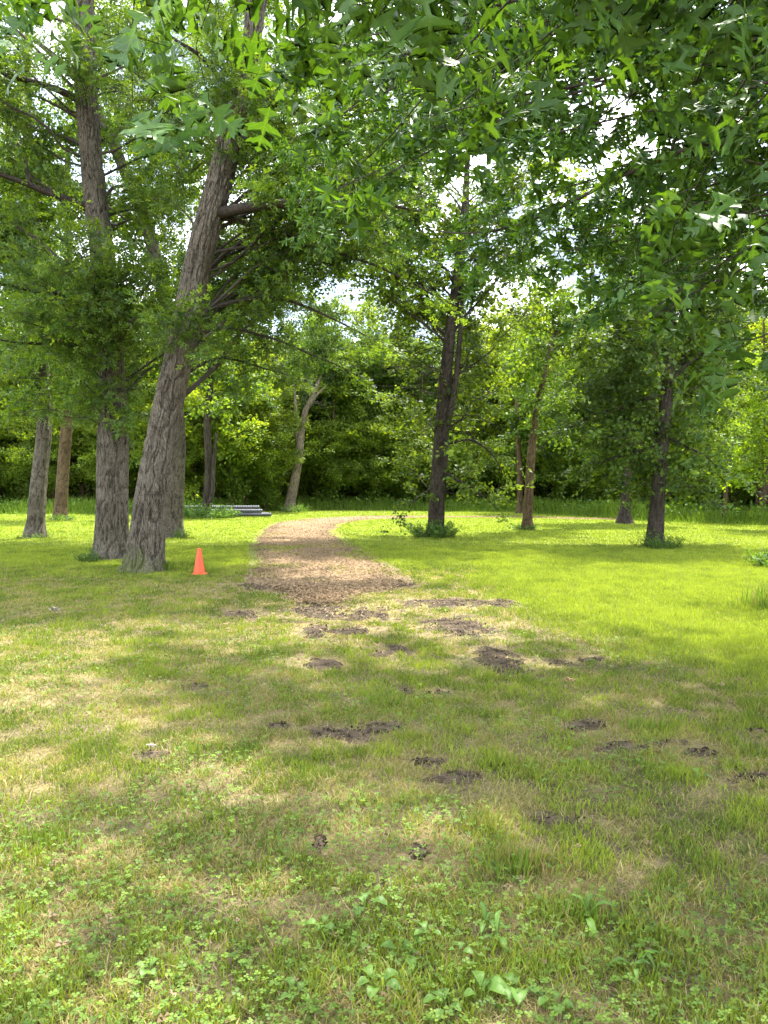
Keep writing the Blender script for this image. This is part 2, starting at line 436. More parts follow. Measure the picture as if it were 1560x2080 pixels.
# bare soil patches
for s in SOILW:
    cx, cy_, rx, ry, tl = s
    nx = int(np.clip(rx * 2.8 / 0.03, 14, 60)); ny = int(np.clip(ry * 2.8 / 0.03, 12, 60))
    X, Y = np.meshgrid(np.linspace(-1.5, 1.5, nx), np.linspace(-1.5, 1.5, ny))
    c_, s_ = math.cos(tl), math.sin(tl)
    XX = cx + X * rx * c_ - Y * ry * s_; YY = cy_ + X * rx * s_ + Y * ry * c_
    K = 1 - np.sqrt(X * X + Y * Y) + 3.0 * (fbm(XX * 7, YY * 7, 71, 3) - 0.5)
    lump = fbm(XX * 14, YY * 14, 73, 3)
    Z = gh(XX, YY) + np.clip(K * 0.06, -0.05, 0.012) + np.clip(K + 0.3, 0, 1) * 0.026 * (lump - 0.45)
    idx = np.arange(nx * ny).reshape(ny, nx)
    Q = np.stack([idx[:-1, :-1], idx[:-1, 1:], idx[1:, 1:], idx[1:, :-1]], -1).reshape(-1, 4)
    keep = (K.ravel()[Q] > -0.5).any(1); Q = Q[keep]
    if len(Q) == 0: continue
    used = np.unique(Q); remap = np.full(nx * ny, -1); remap[used] = np.arange(len(used)); Q = remap[Q]
    t1 = np.clip(lump * 1.4 - 0.3 + 0.3 * (1 - sm(K, 0, 0.7)), 0, 1)[..., None]
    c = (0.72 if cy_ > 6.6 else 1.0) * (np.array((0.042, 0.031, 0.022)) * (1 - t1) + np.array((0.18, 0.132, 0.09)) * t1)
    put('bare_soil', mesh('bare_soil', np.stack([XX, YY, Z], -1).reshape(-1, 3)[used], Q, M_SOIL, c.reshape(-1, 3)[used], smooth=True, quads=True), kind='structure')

# ------------------------------------------------------------------ scatter shapes (leaves, blades, chips)
def instance_arr(tv, tt, pos, side, fwd, nrm, sx, sy, sz=None):
    """template verts (k,3), tris (m,3) set at N frames"""
    N = len(pos); k = len(tv)
    sz = sx if sz is None else sz
    V = (pos[:, None, :] + tv[None, :, 0:1] * (side * sx[:, None])[:, None, :]
         + tv[None, :, 1:2] * (fwd * sy[:, None])[:, None, :] + tv[None, :, 2:3] * (nrm * sz[:, None])[:, None, :])
    T = tt[None] + (np.arange(N) * k)[:, None, None]
    return V.reshape(-1, 3), T.reshape(-1, 3)

def frames(fwd, upish):
    fwd = norm(fwd); side = norm(np.cross(fwd, upish)); nrm = np.cross(side, fwd)
    return side, fwd, nrm

# leaf of the red oak: toothed pointed lobes, folded along the midrib
def red_oak_leaf():
    ctrl = [(0, 0), (.04, .06), (.16, .07), (.25, .13), (.18, .16), (.05, .20), (.05, .34), (.19, .40), (.29, .42), (.45, .54), (.33, .53), (.34, .62), (.24, .56), (.05, .50),
            (.05, .64), (.16, .71), (.25, .74), (.33, .86), (.21, .81), (.19, .90), (.12, .82), (.045, .78), (.05, .86), (.09, .93), (0, 1)]
    V = [(0, y, 0) for y in np.linspace(-0.0, 1.0, 9)]
    # midrib verts 0..8 at y = i/8
    T = []
    for sgn in (1, -1):
        b = len(V)
        for (x, y) in ctrl[1:-1]: V.append((sgn * x, y + 0.02 * sgn * (x > 0.15), 0.22 * x - 0.30 * x * x + 0.03 * math.sin(9 * y)))
        chain = list(range(b, len(V)))
        prev_m = 0
        for a_, b_ in zip(chain[:-1], chain[1:]):
            ym = V[a_][1]; m_ = int(round(min(ym - 0.18 * abs(V[a_][0]), 1) * 8)); m_ = max(prev_m, min(m_, 8))
            if m_ > prev_m:
                for q in range(prev_m, m_): T.append((q, q + 1, a_) if sgn < 0 else (q + 1, q, a_))
                prev_m = m_
            T.append((prev_m, b_, a_) if sgn < 0 else (prev_m, a_, b_))
        for q in range(prev_m, 8): T.append((q, q + 1, chain[-1]) if sgn < 0 else (q + 1, q, chain[-1]))
    V = np.array(V, float)
    V[:, 2] -= 0.22 * V[:, 1] ** 2
    # petiole
    b = len(V)
    V = np.concatenate([V, np.array([(-0.012, 0, 0), (0.012, 0, 0), (0.0, -0.28, 0.03), (0, -0.28, 0.045)])])
    T += [(b, b + 1, b + 2), (b, b + 3, b + 1)]
    return V, np.array(T)

def spiky_leaf():
    V = [(0, -0.2, 0), (0, 0, 0), (0, .25, -.01), (0, .5, -.04), (0, .72, -.09), (0, 1, -.2)]; T = []
    lob = [(0.27, 0.14, 1, 2), (0.46, 0.50, 2, 3), (0.33, 0.84, 3, 4)]
    for s in (1, -1):
        for (x, y, a, b) in lob:
            i = len(V); V.append((s * x, y, 0.05)); V.append((s * x * 0.72, y + 0.09 if y < .8 else y - .1, 0.03))
            T += [(a, b, i), (b, i, i + 1)]
        i = len(V); V.append((s * 0.055, 0.76, -0.06)); T.append((4, 5, i))
    i = len(V); V.append((0.015, 0.0, 0)); T.append((0, 1, i))
    return np.array(V, float), np.array(T)

def lobed_small():       # small rounded-lobe leaf, four triangles, widest near the tip
    V = np.array([(0, 0, 0), (0.24, 0.34, 0.05), (0.44, 0.66, 0.07), (0.14, 1.0, -0.06), (-0.14, 1.0, -0.06), (-0.44, 0.62, 0.07), (-0.24, 0.34, 0.05), (0, .6, -.04)], float)
    T = np.array([(0, 1, 6), (1, 2, 7), (7, 3, 4), (6, 7, 5)])
    return V, T

def diamond():
    V = np.array([(0, 0, 0), (0.42, 0.5, 0.07), (0, 1.0, -0.06), (-0.42, 0.5, 0.07)], float)
    return V, np.array([(0, 1, 2), (0, 2, 3)])

ROL = red_oak_leaf(); SPK = spiky_leaf(); LOB = lobed_small(); DIA = diamond()

def leaf_colors(N, k, rg, dark, bright, bias=1.0, clump=None):
    v = rg.random(N) ** bias
    if clump is not None: v = np.clip(0.5 * v + 0.5 * clump, 0, 1)
    c = np.array(dark)[None] * (1 - v[:, None]) + np.array(bright)[None] * v[:, None]
    c = c * (0.85 + 0.3 * rg.random((N, 1)))
    return np.repeat(c, k, axis=0)

# ------------------------------------------------------------------ tubes
def tube(pts, rad, sides=8, furrow=0, seed=0, flare=0, moss=0, vstep=None, burl=0):
    pts = np.array(pts, float); rad = np.array(rad, float)
    if vstep:
        s = np.concatenate([[0], np.cumsum(np.linalg.norm(np.diff(pts, axis=0), axis=1))])
        n = max(3, int(s[-1] / vstep)); uu = np.linspace(0, s[-1], n)
        pts = smooth_line(np.stack([np.interp(uu, s, pts[:, k]) for k in range(3)], 1), min(12, n // 4)); rad = np.interp(uu, s, rad)
    n = len(pts)
    tg = norm(np.gradient(pts, axis=0))
    ref = np.array((1.0, 0, 0)) if abs(tg[0][0]) < 0.8 else np.array((0, 0, 1.0))
    a = norm(np.cross(tg, ref[None])); b = np.cross(tg, a)
    th = np.linspace(0, 2 * math.pi, sides, endpoint=False)
    r = rad[:, None] * np.ones((1, sides))
    s = np.concatenate([[0], np.cumsum(np.linalg.norm(np.diff(pts, axis=0), axis=1))])
    col = np.full((n, sides, 3), 0.5); col[..., 1:] = 0
    if furrow:
        # vertical interlacing ridges: noise stretched along the stem
        R0 = rad.mean(); per = max(10, int(2 * math.pi * R0 / 0.042))
        TH, SS = np.meshgrid(th / (2 * math.pi) * per, s)
        wig = 1.3 * (vn(TH * 0.2, SS * 0.9, seed + 3) - 0.5) + 0.8 * (vn(TH * 0.5, SS * 5, seed + 4) - 0.5)
        nz = vn_per(TH + wig, SS * 3.4, seed, per); nz2 = vn_per(2 * (TH + wig), SS * 7.0, seed + 9, 2 * per)
        k = sm(np.abs(2 * nz - 1) * (0.7 + 0.6 * nz2), 0.02, 0.34) * (0.75 + 0.25 * sm(np.abs(2 * nz2 - 1), 0.02, 0.3))
        r = r + furrow * (k - 0.6)
        col[..., 0] = k
        # broad fluting
        r = r * (1 + 0.05 * np.sin(TH / per * 2 * math.pi * 3 + seed) + 0.04 * np.sin(TH / per * 2 * math.pi * 5 + 2 * seed + SS * 0.4))
    if burl:
        TH, SS = np.meshgrid(th, s)
        r = r * (1 + burl * (fbm(np.cos(TH) * 1.2 + 5, SS * 0.9 + np.sin(TH), seed + 21, 3) - 0.5))
    if flare:
        TH, SS = np.meshgrid(th, s)
        fl = np.exp(-SS / 0.22) * flare * (0.6 + 0.6 * (0.5 + 0.5 * np.sin(TH * 5 + seed)))
        r = r * (1 + fl)
    if moss:
        TH, SS = np.meshgrid(th, s)
        col[..., 1] = sm(moss * (.55 + .45 * np.cos(TH - 2.6)) - SS + 0.9 * (fbm(TH * 4, SS * 9, seed + 40, 4) - 0.5), -.05, 0.35) * 0.75 * (.5 + .5 * vn(TH * 14, SS * 30, 5))
    V = pts[:, None, :] + r[..., None] * (np.cos(th)[None, :, None] * a[:, None, :] + np.sin(th)[None, :, None] * b[:, None, :])
    idx = np.arange(n * sides).reshape(n, sides); j = np.roll(idx, -1, 1)
    Q = np.stack([idx[:-1], j[:-1], j[1:], idx[1:]], -1).reshape(-1, 4)
    T = np.concatenate([Q[:, [0, 1, 2]], Q[:, [0, 2, 3]]])
    V = V.reshape(-1, 3); col = col.reshape(-1, 3)
    # end cap
    T = np.concatenate([T, [(idx[-1, 0], idx[-1, i], idx[-1, i + 1]) for i in range(1, sides - 1)]])
    return V, T, col

def vn_per(x, y, seed, per):
    ix, iy = np.floor(x), np.floor(y); fx, fy = x - ix, y - iy
    fx = fx * fx * (3 - 2 * fx); fy = fy * fy * (3 - 2 * fy)
    a = hash2(np.mod(ix, per), iy, seed); b = hash2(np.mod(ix + 1, per), iy, seed)
    c = hash2(np.mod(ix, per), iy + 1, seed); d = hash2(np.mod(ix + 1, per), iy + 1, seed)
    return (a * (1 - fx) + b * fx) * (1 - fy) + (c * (1 - fx) + d * fx) * fy

def sticks(A, B, ra, rb, mid=None, sides=3):
    """thin tapering sticks from A to B (via mid)"""
    N = len(A)
    rows = [A, mid, B] if mid is not None else [A, B]
    rads = [ra, (ra + rb) / 2, rb] if mid is not None else [ra, rb]
    tg = norm(B - A); ref = np.where(np.abs(tg[:, 2:3]) > 0.9, np.array([[1.0, 0, 0]]), np.array([[0, 0, 1.0]]))
    a = norm(np.cross(tg, ref)); b = np.cross(tg, a)
    th = np.linspace(0, 2 * math.pi, sides, endpoint=False)
    V = np.stack([p[:, None, :] + r_[:, None, None] * (np.cos(th)[None, :, None] * a[:, None] + np.sin(th)[None, :, None] * b[:, None]) for p, r_ in zip(rows, rads)], 1)
    m = len(rows); k = m * sides
    T = []
    for q in range(m - 1):
        for i in range(sides):
            j = (i + 1) % sides
            T += [(q * sides + i, q * sides + j, (q + 1) * sides + j), (q * sides + i, (q + 1) * sides + j, (q + 1) * sides + i)]
    T = np.array(T)[None] + (np.arange(N) * k)[:, None, None]
    V = V.reshape(-1, 3)
    c = np.zeros((len(V), 3)); c[:, 0] = 0.5
    return V, T.reshape(-1, 3), c

def merge(parts):
    V, T, C = [], [], []; o = 0
    for (v, t, c) in parts:
        V.append(v); T.append(t + o); C.append(c); o += len(v)
    return np.concatenate(V), np.concatenate(T), np.concatenate(C)

# ------------------------------------------------------------------ tree growth
def bezier(p0, p1, p2, n):
    t = np.linspace(0, 1, n)[:, None]
    return (1 - t) ** 2 * p0 + 2 * t * (1 - t) * p1 + t * t * p2

def bough_path(rg, start, end, n=11, lift=0.3, wig=0.11):
    L = np.linalg.norm(end - start)
    mid = start + (end - start) * 0.5 + np.array((0, 0, lift * L * 0.5)) + rg.normal(0, 0.07, 3) * L
    p = bezier(start, mid, end, n)
    w = rg.normal(0, wig, (n, 3)) * min(L, 3) * 0.45; w[0] = 0
    return smooth_line(p + w, 1)

def foliate(rg, boughs, sec_per_m=3.0, sec_len=(0.5, 1.3), tert=5, tert_len=(0.2, 0.5), per_tip=8, tip_r=0.14,
            leaf=LOB, size=0.12, dark=(.03, .075, .015), bright=(.09, .17, .025), droop=0.1, start_frac=0.25, flat=0.55, updir=0.15,
            tert_r=0.004, sec_r=0.4, keep=None, hang=0.0):
    """side branches, twigs and leaves for a list of boughs (points, radii); returns (wood parts per bough, leaf V,T,C, leaf frames)"""
    S0, SD, SL, SR, SB, CL = [], [], [], [], [], []
    for bi, (p, r) in enumerate(boughs):
        seg = np.linalg.norm(np.diff(p, axis=0), axis=1); L = seg.sum(); s = np.concatenate([[0], np.cumsum(seg)])
        n = max(3, int(L * sec_per_m * (1 - start_frac)))
        uu = (start_frac + (1 - start_frac) * (np.arange(n) + rg.random(n)) / n) * L
        uu[-1] = L
        pos = np.stack([np.interp(uu, s, p[:, k]) for k in range(3)], 1)
        tg = norm(np.stack([np.interp(np.minimum(uu + 0.1, L), s, p[:, k]) - np.interp(np.maximum(uu - 0.1, 0), s, p[:, k]) for k in range(3)], 1))
        h = rg.normal(0, 1, (n, 3)); h[:, 2] *= 0.45; h = norm(h)
        d = norm(tg * 0.75 + h * 0.9 + np.array((0, 0, updir)))
        d[-1] = tg[-1]
        SL.append(rg.uniform(*sec_len, n) * (1.0 - 0.45 * uu / L)); S0.append(pos); SD.append(d)
        SR.append(np.interp(uu, s, r) * sec_r + 0.003); SB.append(np.full(n, bi)); CL.append(rg.random(n))
    S0 = np.concatenate(S0); SD = np.concatenate(SD); SL = np.concatenate(SL); SR = np.concatenate(SR); SB = np.concatenate(SB); CL = np.concatenate(CL)
    if keep is not None:
        kk = keep(S0 + SD * SL[:, None] * 0.6); S0, SD, SL, SR, SB, CL = (q[kk] for q in (S0, SD, SL, SR, SB, CL))
    N = len(S0)
    SE = S0 + SD * SL[:, None]; SE[:, 2] -= droop * SL
    SM = (S0 + SE) / 2 + rg.normal(0, 0.05, (N, 3)) * SL[:, None] + np.array((0, 0, 0.04))
    u_ = (0.25 + 0.75 * (np.arange(tert)[None] + rg.random((N, tert))) / tert); u_[:, -1] = 1
    T0 = np.where(u_[..., None] < 0.5, S0[:, None] + (SM - S0)[:, None] * (u_[..., None] * 2), SM[:, None] + (SE - SM)[:, None] * (u_[..., None] * 2 - 1))
    h = rg.normal(0, 1, (N, tert, 3)); h[..., 2] *= 0.5; h = norm(h)
    TD = norm(SD[:, None] * 0.6 + h * 0.9 + np.array((0, 0, updir)))
    TL = rg.uniform(*tert_len, (N, tert))
    TE = T0 + TD * TL[..., None]; TE[..., 2] -= droop * TL
    T0, TD, TE = T0.reshape(-1, 3), TD.reshape(-1, 3), TE.reshape(-1, 3)
    TB = np.repeat(SB, tert); TCL = np.repeat(CL, tert)
    M = len(T0)
    # leaves round each twig's outer half
    LP = np.repeat(TE, per_tip, 0) - np.repeat(TE - T0, per_tip, 0) * (rg.random((M * per_tip, 1)) ** 2) * 0.8
    h = norm(rg.normal(0, 1, (M * per_tip, 3))); h[:, 2] *= 0.6
    LP = LP + h * tip_r * rg.random((M * per_tip, 1))
    fw = norm(np.repeat(TD, per_tip, 0) * 0.4 + h * 1.0 + np.array((0, 0, -0.12 - hang)))
    up = norm(np.array((0, 0, 1.0)) + rg.normal(0, 1, (M * per_tip, 3)) * flat)
    sd, fw, nm = frames(fw, up)
    sz = size * rg.uniform(0.7, 1.25, len(LP))
    V, T = instance_arr(leaf[0], leaf[1], LP, sd, fw, nm, sz, sz)
    C = leaf_colors(len(LP), len(leaf[0]), rg, dark, bright, 1.3, np.repeat(TCL, per_tip))
    wood = (S0, SE, SR, SM, SB, T0, TE, TB, tert_r)
    return wood, (V, T, C), (LP, sd, fw, nm, sz)

def wood_of(wood, bi=None, thin=1.0, twigs=True):
    S0, SE, SR, SM, SB, T0, TE, TB, tr = wood
    a = slice(None) if bi is None else SB == bi; b = slice(None) if bi is None else TB == bi
    out = []
    if len(S0[a]): out.append(sticks(S0[a], SE[a], SR[a], SR[a] * 0.35, SM[a]))
    if twigs and len(T0[b]): out.append(sticks(T0[b], TE[b], np.full(len(T0[b]), tr), np.full(len(T0[b]), tr * 0.5)))
    return out

# ---- leafy sprays: one side branch with its twigs and leaves, set many times through a crown
def spray_geo(rg, L, tert, tert_len, per_tip, tip_r, leaf, size, dark, bright, flat=0.6, droop=0.1, sec_r=0.008, tert_r=0.004):
    mid = np.array((rg.normal(0, .05), .5, .05)) * L; end = np.array((0, 1.0, -droop)) * L; o = np.zeros(3)
    u = (0.1 + 0.9 * (np.arange(tert) + rg.random(tert)) / tert)[:, None]; u[-1] = 1
    T0 = np.where(u < .5, mid * u * 2, mid + (end - mid) * (u * 2 - 1))
    h = rg.normal(0, 1, (tert, 3)); h[:, 2] *= .4; TD = norm(np.array((0, .6, 0.08)) + norm(h) * .95)
    TE = T0 + TD * rg.uniform(*tert_len, (tert, 1)); TE[:, 2] -= droop * .2
    w = [sticks(o[None], end[None], np.array([sec_r]), np.array([sec_r * .35]), mid[None]), sticks(T0, TE, np.full(tert, tert_r), np.full(tert, tert_r * .5))]
    n = tert * per_tip
    LP = np.repeat(TE, per_tip, 0) - np.repeat(TE - T0, per_tip, 0) * rg.random((n, 1)) ** 1.5
    h = norm(rg.normal(0, 1, (n, 3))); h[:, 2] *= .55
    LP = LP + h * tip_r * rg.random((n, 1)); fw = norm(np.repeat(TD, per_tip, 0) * .4 + h + np.array((0, 0, -.15)))
    sd, fw, nm = frames(fw, norm(np.array((0, 0, 1.0)) + rg.normal(0, 1, (n, 3)) * flat)); sz = size * rg.uniform(.65, 1.25, n)
    V, T = instance_arr(leaf[0], leaf[1], LP, sd, fw, nm, sz, sz); C = leaf_colors(n, len(leaf[0]), rg, dark, bright, 1.2)
    Vw, Tw, Cw = merge(w); Cw[:] = (0.09, 0.075, 0.06)
    return np.concatenate([V, Vw]), np.concatenate([T, Tw + len(V)]), np.concatenate([C, Cw]), np.concatenate([np.zeros(len(T), int), np.ones(len(Tw), int)])

def quats(sd, fw, nm):
    m = np.stack([sd, fw, nm], -1)                       # columns
    tr = m[:, 0, 0] + m[:, 1, 1] + m[:, 2, 2]
    qw = np.sqrt(np.maximum(0, 1 + tr)) / 2
    qx = np.copysign(np.sqrt(np.maximum(0, 1 + m[:, 0, 0] - m[:, 1, 1] - m[:, 2, 2])) / 2, m[:, 2, 1] - m[:, 1, 2])
    qy = np.copysign(np.sqrt(np.maximum(0, 1 - m[:, 0, 0] + m[:, 1, 1] - m[:, 2, 2])) / 2, m[:, 0, 2] - m[:, 2, 0])
    qz = np.copysign(np.sqrt(np.maximum(0, 1 - m[:, 0, 0] - m[:, 1, 1] + m[:, 2, 2])) / 2, m[:, 1, 0] - m[:, 0, 1])
    return np.stack([qw, qx, qy, qz], -1)

def spray_nodes():
    ng = bpy.data.node_groups.new('set_sprays', 'GeometryNodeTree')
    ng.interface.new_socket('Geometry', in_out='INPUT', socket_type='NodeSocketGeometry'); ng.interface.new_socket('Geometry', in_out='OUTPUT', socket_type='NodeSocketGeometry')
    N = ng.nodes; L = ng.links; gi = N.new('NodeGroupInput'); go = N.new('NodeGroupOutput')
    def na(name, ty):
        a = N.new('GeometryNodeInputNamedAttribute'); a.data_type = ty; a.inputs['Name'].default_value = name; return a.outputs['Attribute']
    se = N.new('GeometryNodeSeparateGeometry'); se.domain = 'POINT'; L.new(gi.outputs[0], se.inputs['Geometry']); L.new(na('tmpl', 'BOOLEAN'), se.inputs['Selection'])
    sp = N.new('GeometryNodeSplitToInstances'); sp.domain = 'POINT'; L.new(se.outputs['Selection'], sp.inputs['Geometry']); L.new(na('gid', 'INT'), sp.inputs['Group ID'])
    ip = N.new('GeometryNodeInstanceOnPoints'); L.new(se.outputs['Inverted'], ip.inputs['Points']); L.new(sp.outputs['Instances'], ip.inputs['Instance'])
    ip.inputs['Pick Instance'].default_value = True; L.new(na('gid', 'INT'), ip.inputs['Instance Index']); L.new(na('rot', 'QUATERNION'), ip.inputs['Rotation']); L.new(na('scl', 'FLOAT'), ip.inputs['Scale'])
    L.new(ip.outputs[0], go.inputs[0])
    return ng
NG = spray_nodes()

def crown_mesh(name, temps, pos, sd, fw, nm, scl, tint, rg, mats):
    """one mesh that carries a few sprays and the points they are set at"""
    V, T, C, MI, gid = [], [], [], [], []; o = 0
    for q, (v, t, c, mi) in enumerate(temps):
        V.append(v); T.append(t + o); C.append(c); MI.append(mi); gid.append(np.full(len(v), q)); o += len(v)
    nt_, n = o, len(pos)
    V = np.concatenate(V + [pos]).astype(np.float32); T = np.concatenate(T).astype(np.int32); C = np.concatenate(C + [tint])
    gid = np.concatenate(gid + [rg.integers(0, len(temps), n)]).astype(np.int32)
    me = bpy.data.meshes.new(name); me.vertices.add(len(V)); me.vertices.foreach_set('co', V.ravel())
    me.loops.add(T.size); me.loops.foreach_set('vertex_index', T.ravel()); me.polygons.add(len(T)); me.polygons.foreach_set('loop_start', np.arange(len(T), dtype=np.int32) * 3)
    me.polygons.foreach_set('material_index', np.concatenate(MI).astype(np.int32))
    def at(nm_, ty, key, arr): a = me.attributes.new(nm_, ty, 'POINT'); a.data.foreach_set(key, np.ascontiguousarray(arr).ravel())
    c4 = np.ones((len(V), 4), np.float32); c4[:, :3] = C
    at('col', 'FLOAT_COLOR', 'color', c4); at('tint', 'FLOAT_COLOR', 'color', c4)
    tm = np.zeros(len(V), bool); tm[:nt_] = True; at('tmpl', 'BOOLEAN', 'value', tm); at('gid', 'INT', 'value', gid)
    qq = np.zeros((len(V), 4), np.float32); qq[:, 0] = 1; qq[nt_:] = quats(sd, fw, nm); at('rot', 'QUATERNION', 'value', qq)
    sc = np.ones(len(V), np.float32); sc[nt_:] = scl; at('scl', 'FLOAT', 'value', sc)
    me.update(calc_edges=True)
    for m in mats: me.materials.append(m)
    TRIS[0] += len(T)
    return me

def crown_obj(name, me, parent):
    o = put(name, me, parent, kind='stuff'); md = o.modifiers.new('sprays', 'NODES'); md.node_group = NG
    return o

def spray_crown(rg, boughs, org, kw, name='crown'):
    kw = dict(kw); spm = kw.pop('spm', 3.0); L = kw.pop('L', 1.0); sf = kw.pop('start_frac', .25); updir = kw.pop('updir', .12); flat = kw.get('flat', .6)
    keep = kw.pop('keep', None); yel = kw.pop('yellow', .25)
    temps = [spray_geo(rg, L, **kw) for _ in range(6)]
    P0, D, S, CL = [], [], [], []
    for bi, (p, r) in enumerate(boughs):
        seg = np.linalg.norm(np.diff(p, axis=0), axis=1); LL = seg.sum(); s = np.concatenate([[0], np.cumsum(seg)])
        n = max(4, int(LL * spm * (1 - sf))); uu = (sf + (1 - sf) * (np.arange(n) + rg.random(n)) / n) * LL; uu[-1] = LL
        pos = np.stack([np.interp(uu, s, p[:, k]) for k in range(3)], 1)
        tg = norm(np.stack([np.interp(np.minimum(uu + .1, LL), s, p[:, k]) - np.interp(np.maximum(uu - .1, 0), s, p[:, k]) for k in range(3)], 1))
        h = rg.normal(0, 1, (n, 3)); h[:, 2] *= .55; d = norm(tg * .6 + norm(h) * .95 + np.array((0, 0, updir))); d[-1] = tg[-1]
        P0.append(pos); D.append(d); S.append(rg.uniform(.7, 1.25, n) * (1.05 - .35 * uu / LL)); CL.append(np.full(n, rg.random()) * .5 + rg.random(n) * .5)
    P0 = np.concatenate(P0); D = np.concatenate(D); S = np.concatenate(S); CL = np.concatenate(CL)
    if keep is not None:
        kk = keep(P0 + D * (S * L * .6)[:, None]); P0, D, S, CL = P0[kk], D[kk], S[kk], CL[kk]
    sd, fw, nm = frames(D, norm(np.array((0, 0, 1.0)) + rg.normal(0, .25, (len(P0), 3))))
    br = (.58 + .8 * CL ** 1.3)[:, None]; y = (CL * yel)[:, None]
    tint = br * (1 + y * np.array((1.0, .55, -.2)))
    return crown_mesh(name, temps, P0 - org, sd, fw, nm, S, tint, rg, [M_LEAFI, M_LEAFI])

def envelope_targets(rg, n, cx, cy_, cz, rx, ry, rz, lo=0.45, zcut=None, rej=None):
    out = []
    while len(out) < n:
        v = norm(rg.normal(0, 1, 3)) * rg.uniform(lo, 1.0)
        p = np.array((cx, cy_, cz)) + v * np.array((rx, ry, rz))
        if zcut is not None and p[2] < zcut: continue
        if rej is not None and rej(p): continue
        out.append(p)
    return out

def on_line(p, r, z):
    i = np.argsort(p[:, 2])
    return np.array([np.interp(z, p[i, 2], p[i, 0]), np.interp(z, p[i, 2], p[i, 1]), z]), np.interp(z, p[i, 2], r[i])

def make_tree(name, label, trunk_px, d, top, crown, n_bough, leafkw, seed, bark=M_BARK, sides=40, furrow=0.02, flare=0.35, moss=0,
              boughs_px=(), bare=(), rise=0.45, rej=None, group=None, stems_px=(), targets=(), parts=False, base_z=None, lean_d=0, zmin=1.8, burl=0.05, trunk_name='trunk'):
    """trunk_px: (px, py, width_px) up the stem; top: extra world points above the frame; crown: envelope ellipsoids"""
    rg = np.random.default_rng(seed)
    tp, tr = [], []
    H0 = P(trunk_px[0][0], trunk_px[0][1], d)[2]
    for (px, py, w) in trunk_px:
        q = P(px, py, d); q = q + np.array((0, lean_d * (q[2] - H0), 0)); tp.append(q); tr.append(w / 2 * d / F)
    for (x, y, z, r_) in top: tp.append(np.array((tp[len(trunk_px) - 1][0] + x, tp[len(trunk_px) - 1][1] + y, z))); tr.append(r_)
    tp = np.array(tp); tr = np.array(tr)
    org = np.array((tp[0][0], tp[0][1], gh(tp[0][0], tp[0][1]).item()))
    tp[0][2] = org[2] - 0.08
    e = thing(name, label, 'tree', tuple(org), group=group)
    V, T, C = tube(tp, tr, sides, furrow, seed, flare, moss, vstep=0.045 if furrow else 0.3, burl=burl)
    tparts = [(V, T, C)]
    me = mesh(trunk_name, V - org, T, bark, C, smooth=True); put(trunk_name, me, e)
    for (L, dd) in stems_px:                         # second stems
        sp = np.array([P(a, b, dd) for (a, b, w) in L]); sr = np.array([w / 2 * dd / F for (a, b, w) in L])
        V, T, C = tube(sp, sr, max(12, sides // 2), furrow * 0.6, seed + 5, 0, 0, vstep=0.08)
        put('stem', mesh('stem', V - org, T, bark, C, smooth=True), e)
    boughs = []
    for (L, dd0, dd1, r0, r1) in boughs_px:          # limbs traced where they stand
        m_ = len(L); pts = np.array([P(a, b, dd0 + (dd1 - dd0) * i / (m_ - 1)) for i, (a, b) in enumerate(L)])
        s = np.concatenate([[0], np.cumsum(np.linalg.norm(np.diff(pts, axis=0), axis=1))]); uu = np.linspace(0, s[-1], 3 * m_)
        q = np.stack([np.interp(uu, s, pts[:, k]) for k in range(3)], 1); q[1:-1] += rg.normal(0, 0.03, (len(q) - 2, 3)); q = smooth_line(q, 2)
        boughs.append((q, np.linspace(r0, r1, len(q))))
    n_px = len(boughs)
    tg = []
    for (n, (cx, cy_, cz, rx, ry, rz), lo) in crown:
        tg += envelope_targets(rg, n, org[0] + cx, org[1] + cy_, cz, rx, ry, rz, lo, zmin, rej)
    for (a, b, dd) in targets: tg.append(P(a, b, dd))
    zt = tp[:, 2].max()
    for t_ in tg:
        hd = math.hypot(t_[0] - org[0], t_[1] - org[1])
        z0 = min(max(t_[2] - rise * hd * rg.uniform(0.6, 1.3), max(1.2, 0.35 * t_[2])), zt - 0.3)
        st, r_ = on_line(tp, tr, z0)
        p = bough_path(rg, st, t_); L = np.linalg.norm(t_ - st)
        rb = min(r_ * 0.26, 0.0052 * L + 0.006)
        boughs.append((p, np.linspace(rb, 0.008, len(p))))
    crown_obj('crown', spray_crown(rg, boughs, org, leafkw), e)
    if parts:
        for bi, (p, r_) in enumerate(boughs):
            if bi < n_px:
                V, T, C = tube(p, r_, 10, 0, 1, 0, 0, burl=0.15); put('limb', mesh('limb', V - org, T, M_BARKD, C, smooth=True), e)
        pr = [tube(p, r_, 5) for p, r_ in boughs[n_px:]]
    else:
        pr = [tube(p, r_, 5) for p, r_ in boughs]
    for (n, zlo, zhi, ln) in bare:                  # leafless twigs low on the stem
        z = rg.uniform(zlo, zhi, n); st = np.array([on_line(tp, tr, q)[0] for q in z]); a = rg.uniform(0, 2 * math.pi, n)
        dr_ = norm(np.stack([np.cos(a), np.sin(a), rg.uniform(-0.5, 0.3, n)], 1)); ll = rg.uniform(0.4, 1, n) * ln
        en = st + dr_ * ll[:, None]; md = (st + en) / 2 + np.array((0, 0, 0.12)) * ll[:, None]
        pr.append(sticks(st, en, np.full(n, 0.018), np.full(n, 0.004), md, 4))
        k = 4; st2 = np.repeat(md, k, 0) + (np.repeat(en - md, k, 0)) * rg.random((n * k, 1)); d2 = norm(np.repeat(dr_, k, 0) + rg.normal(0, 0.7, (n * k, 3)))
        pr.append(sticks(st2, st2 + d2 * rg.uniform(0.2, 0.7, (n * k, 1)), np.full(n * k, 0.007), np.full(n * k, 0.003)))
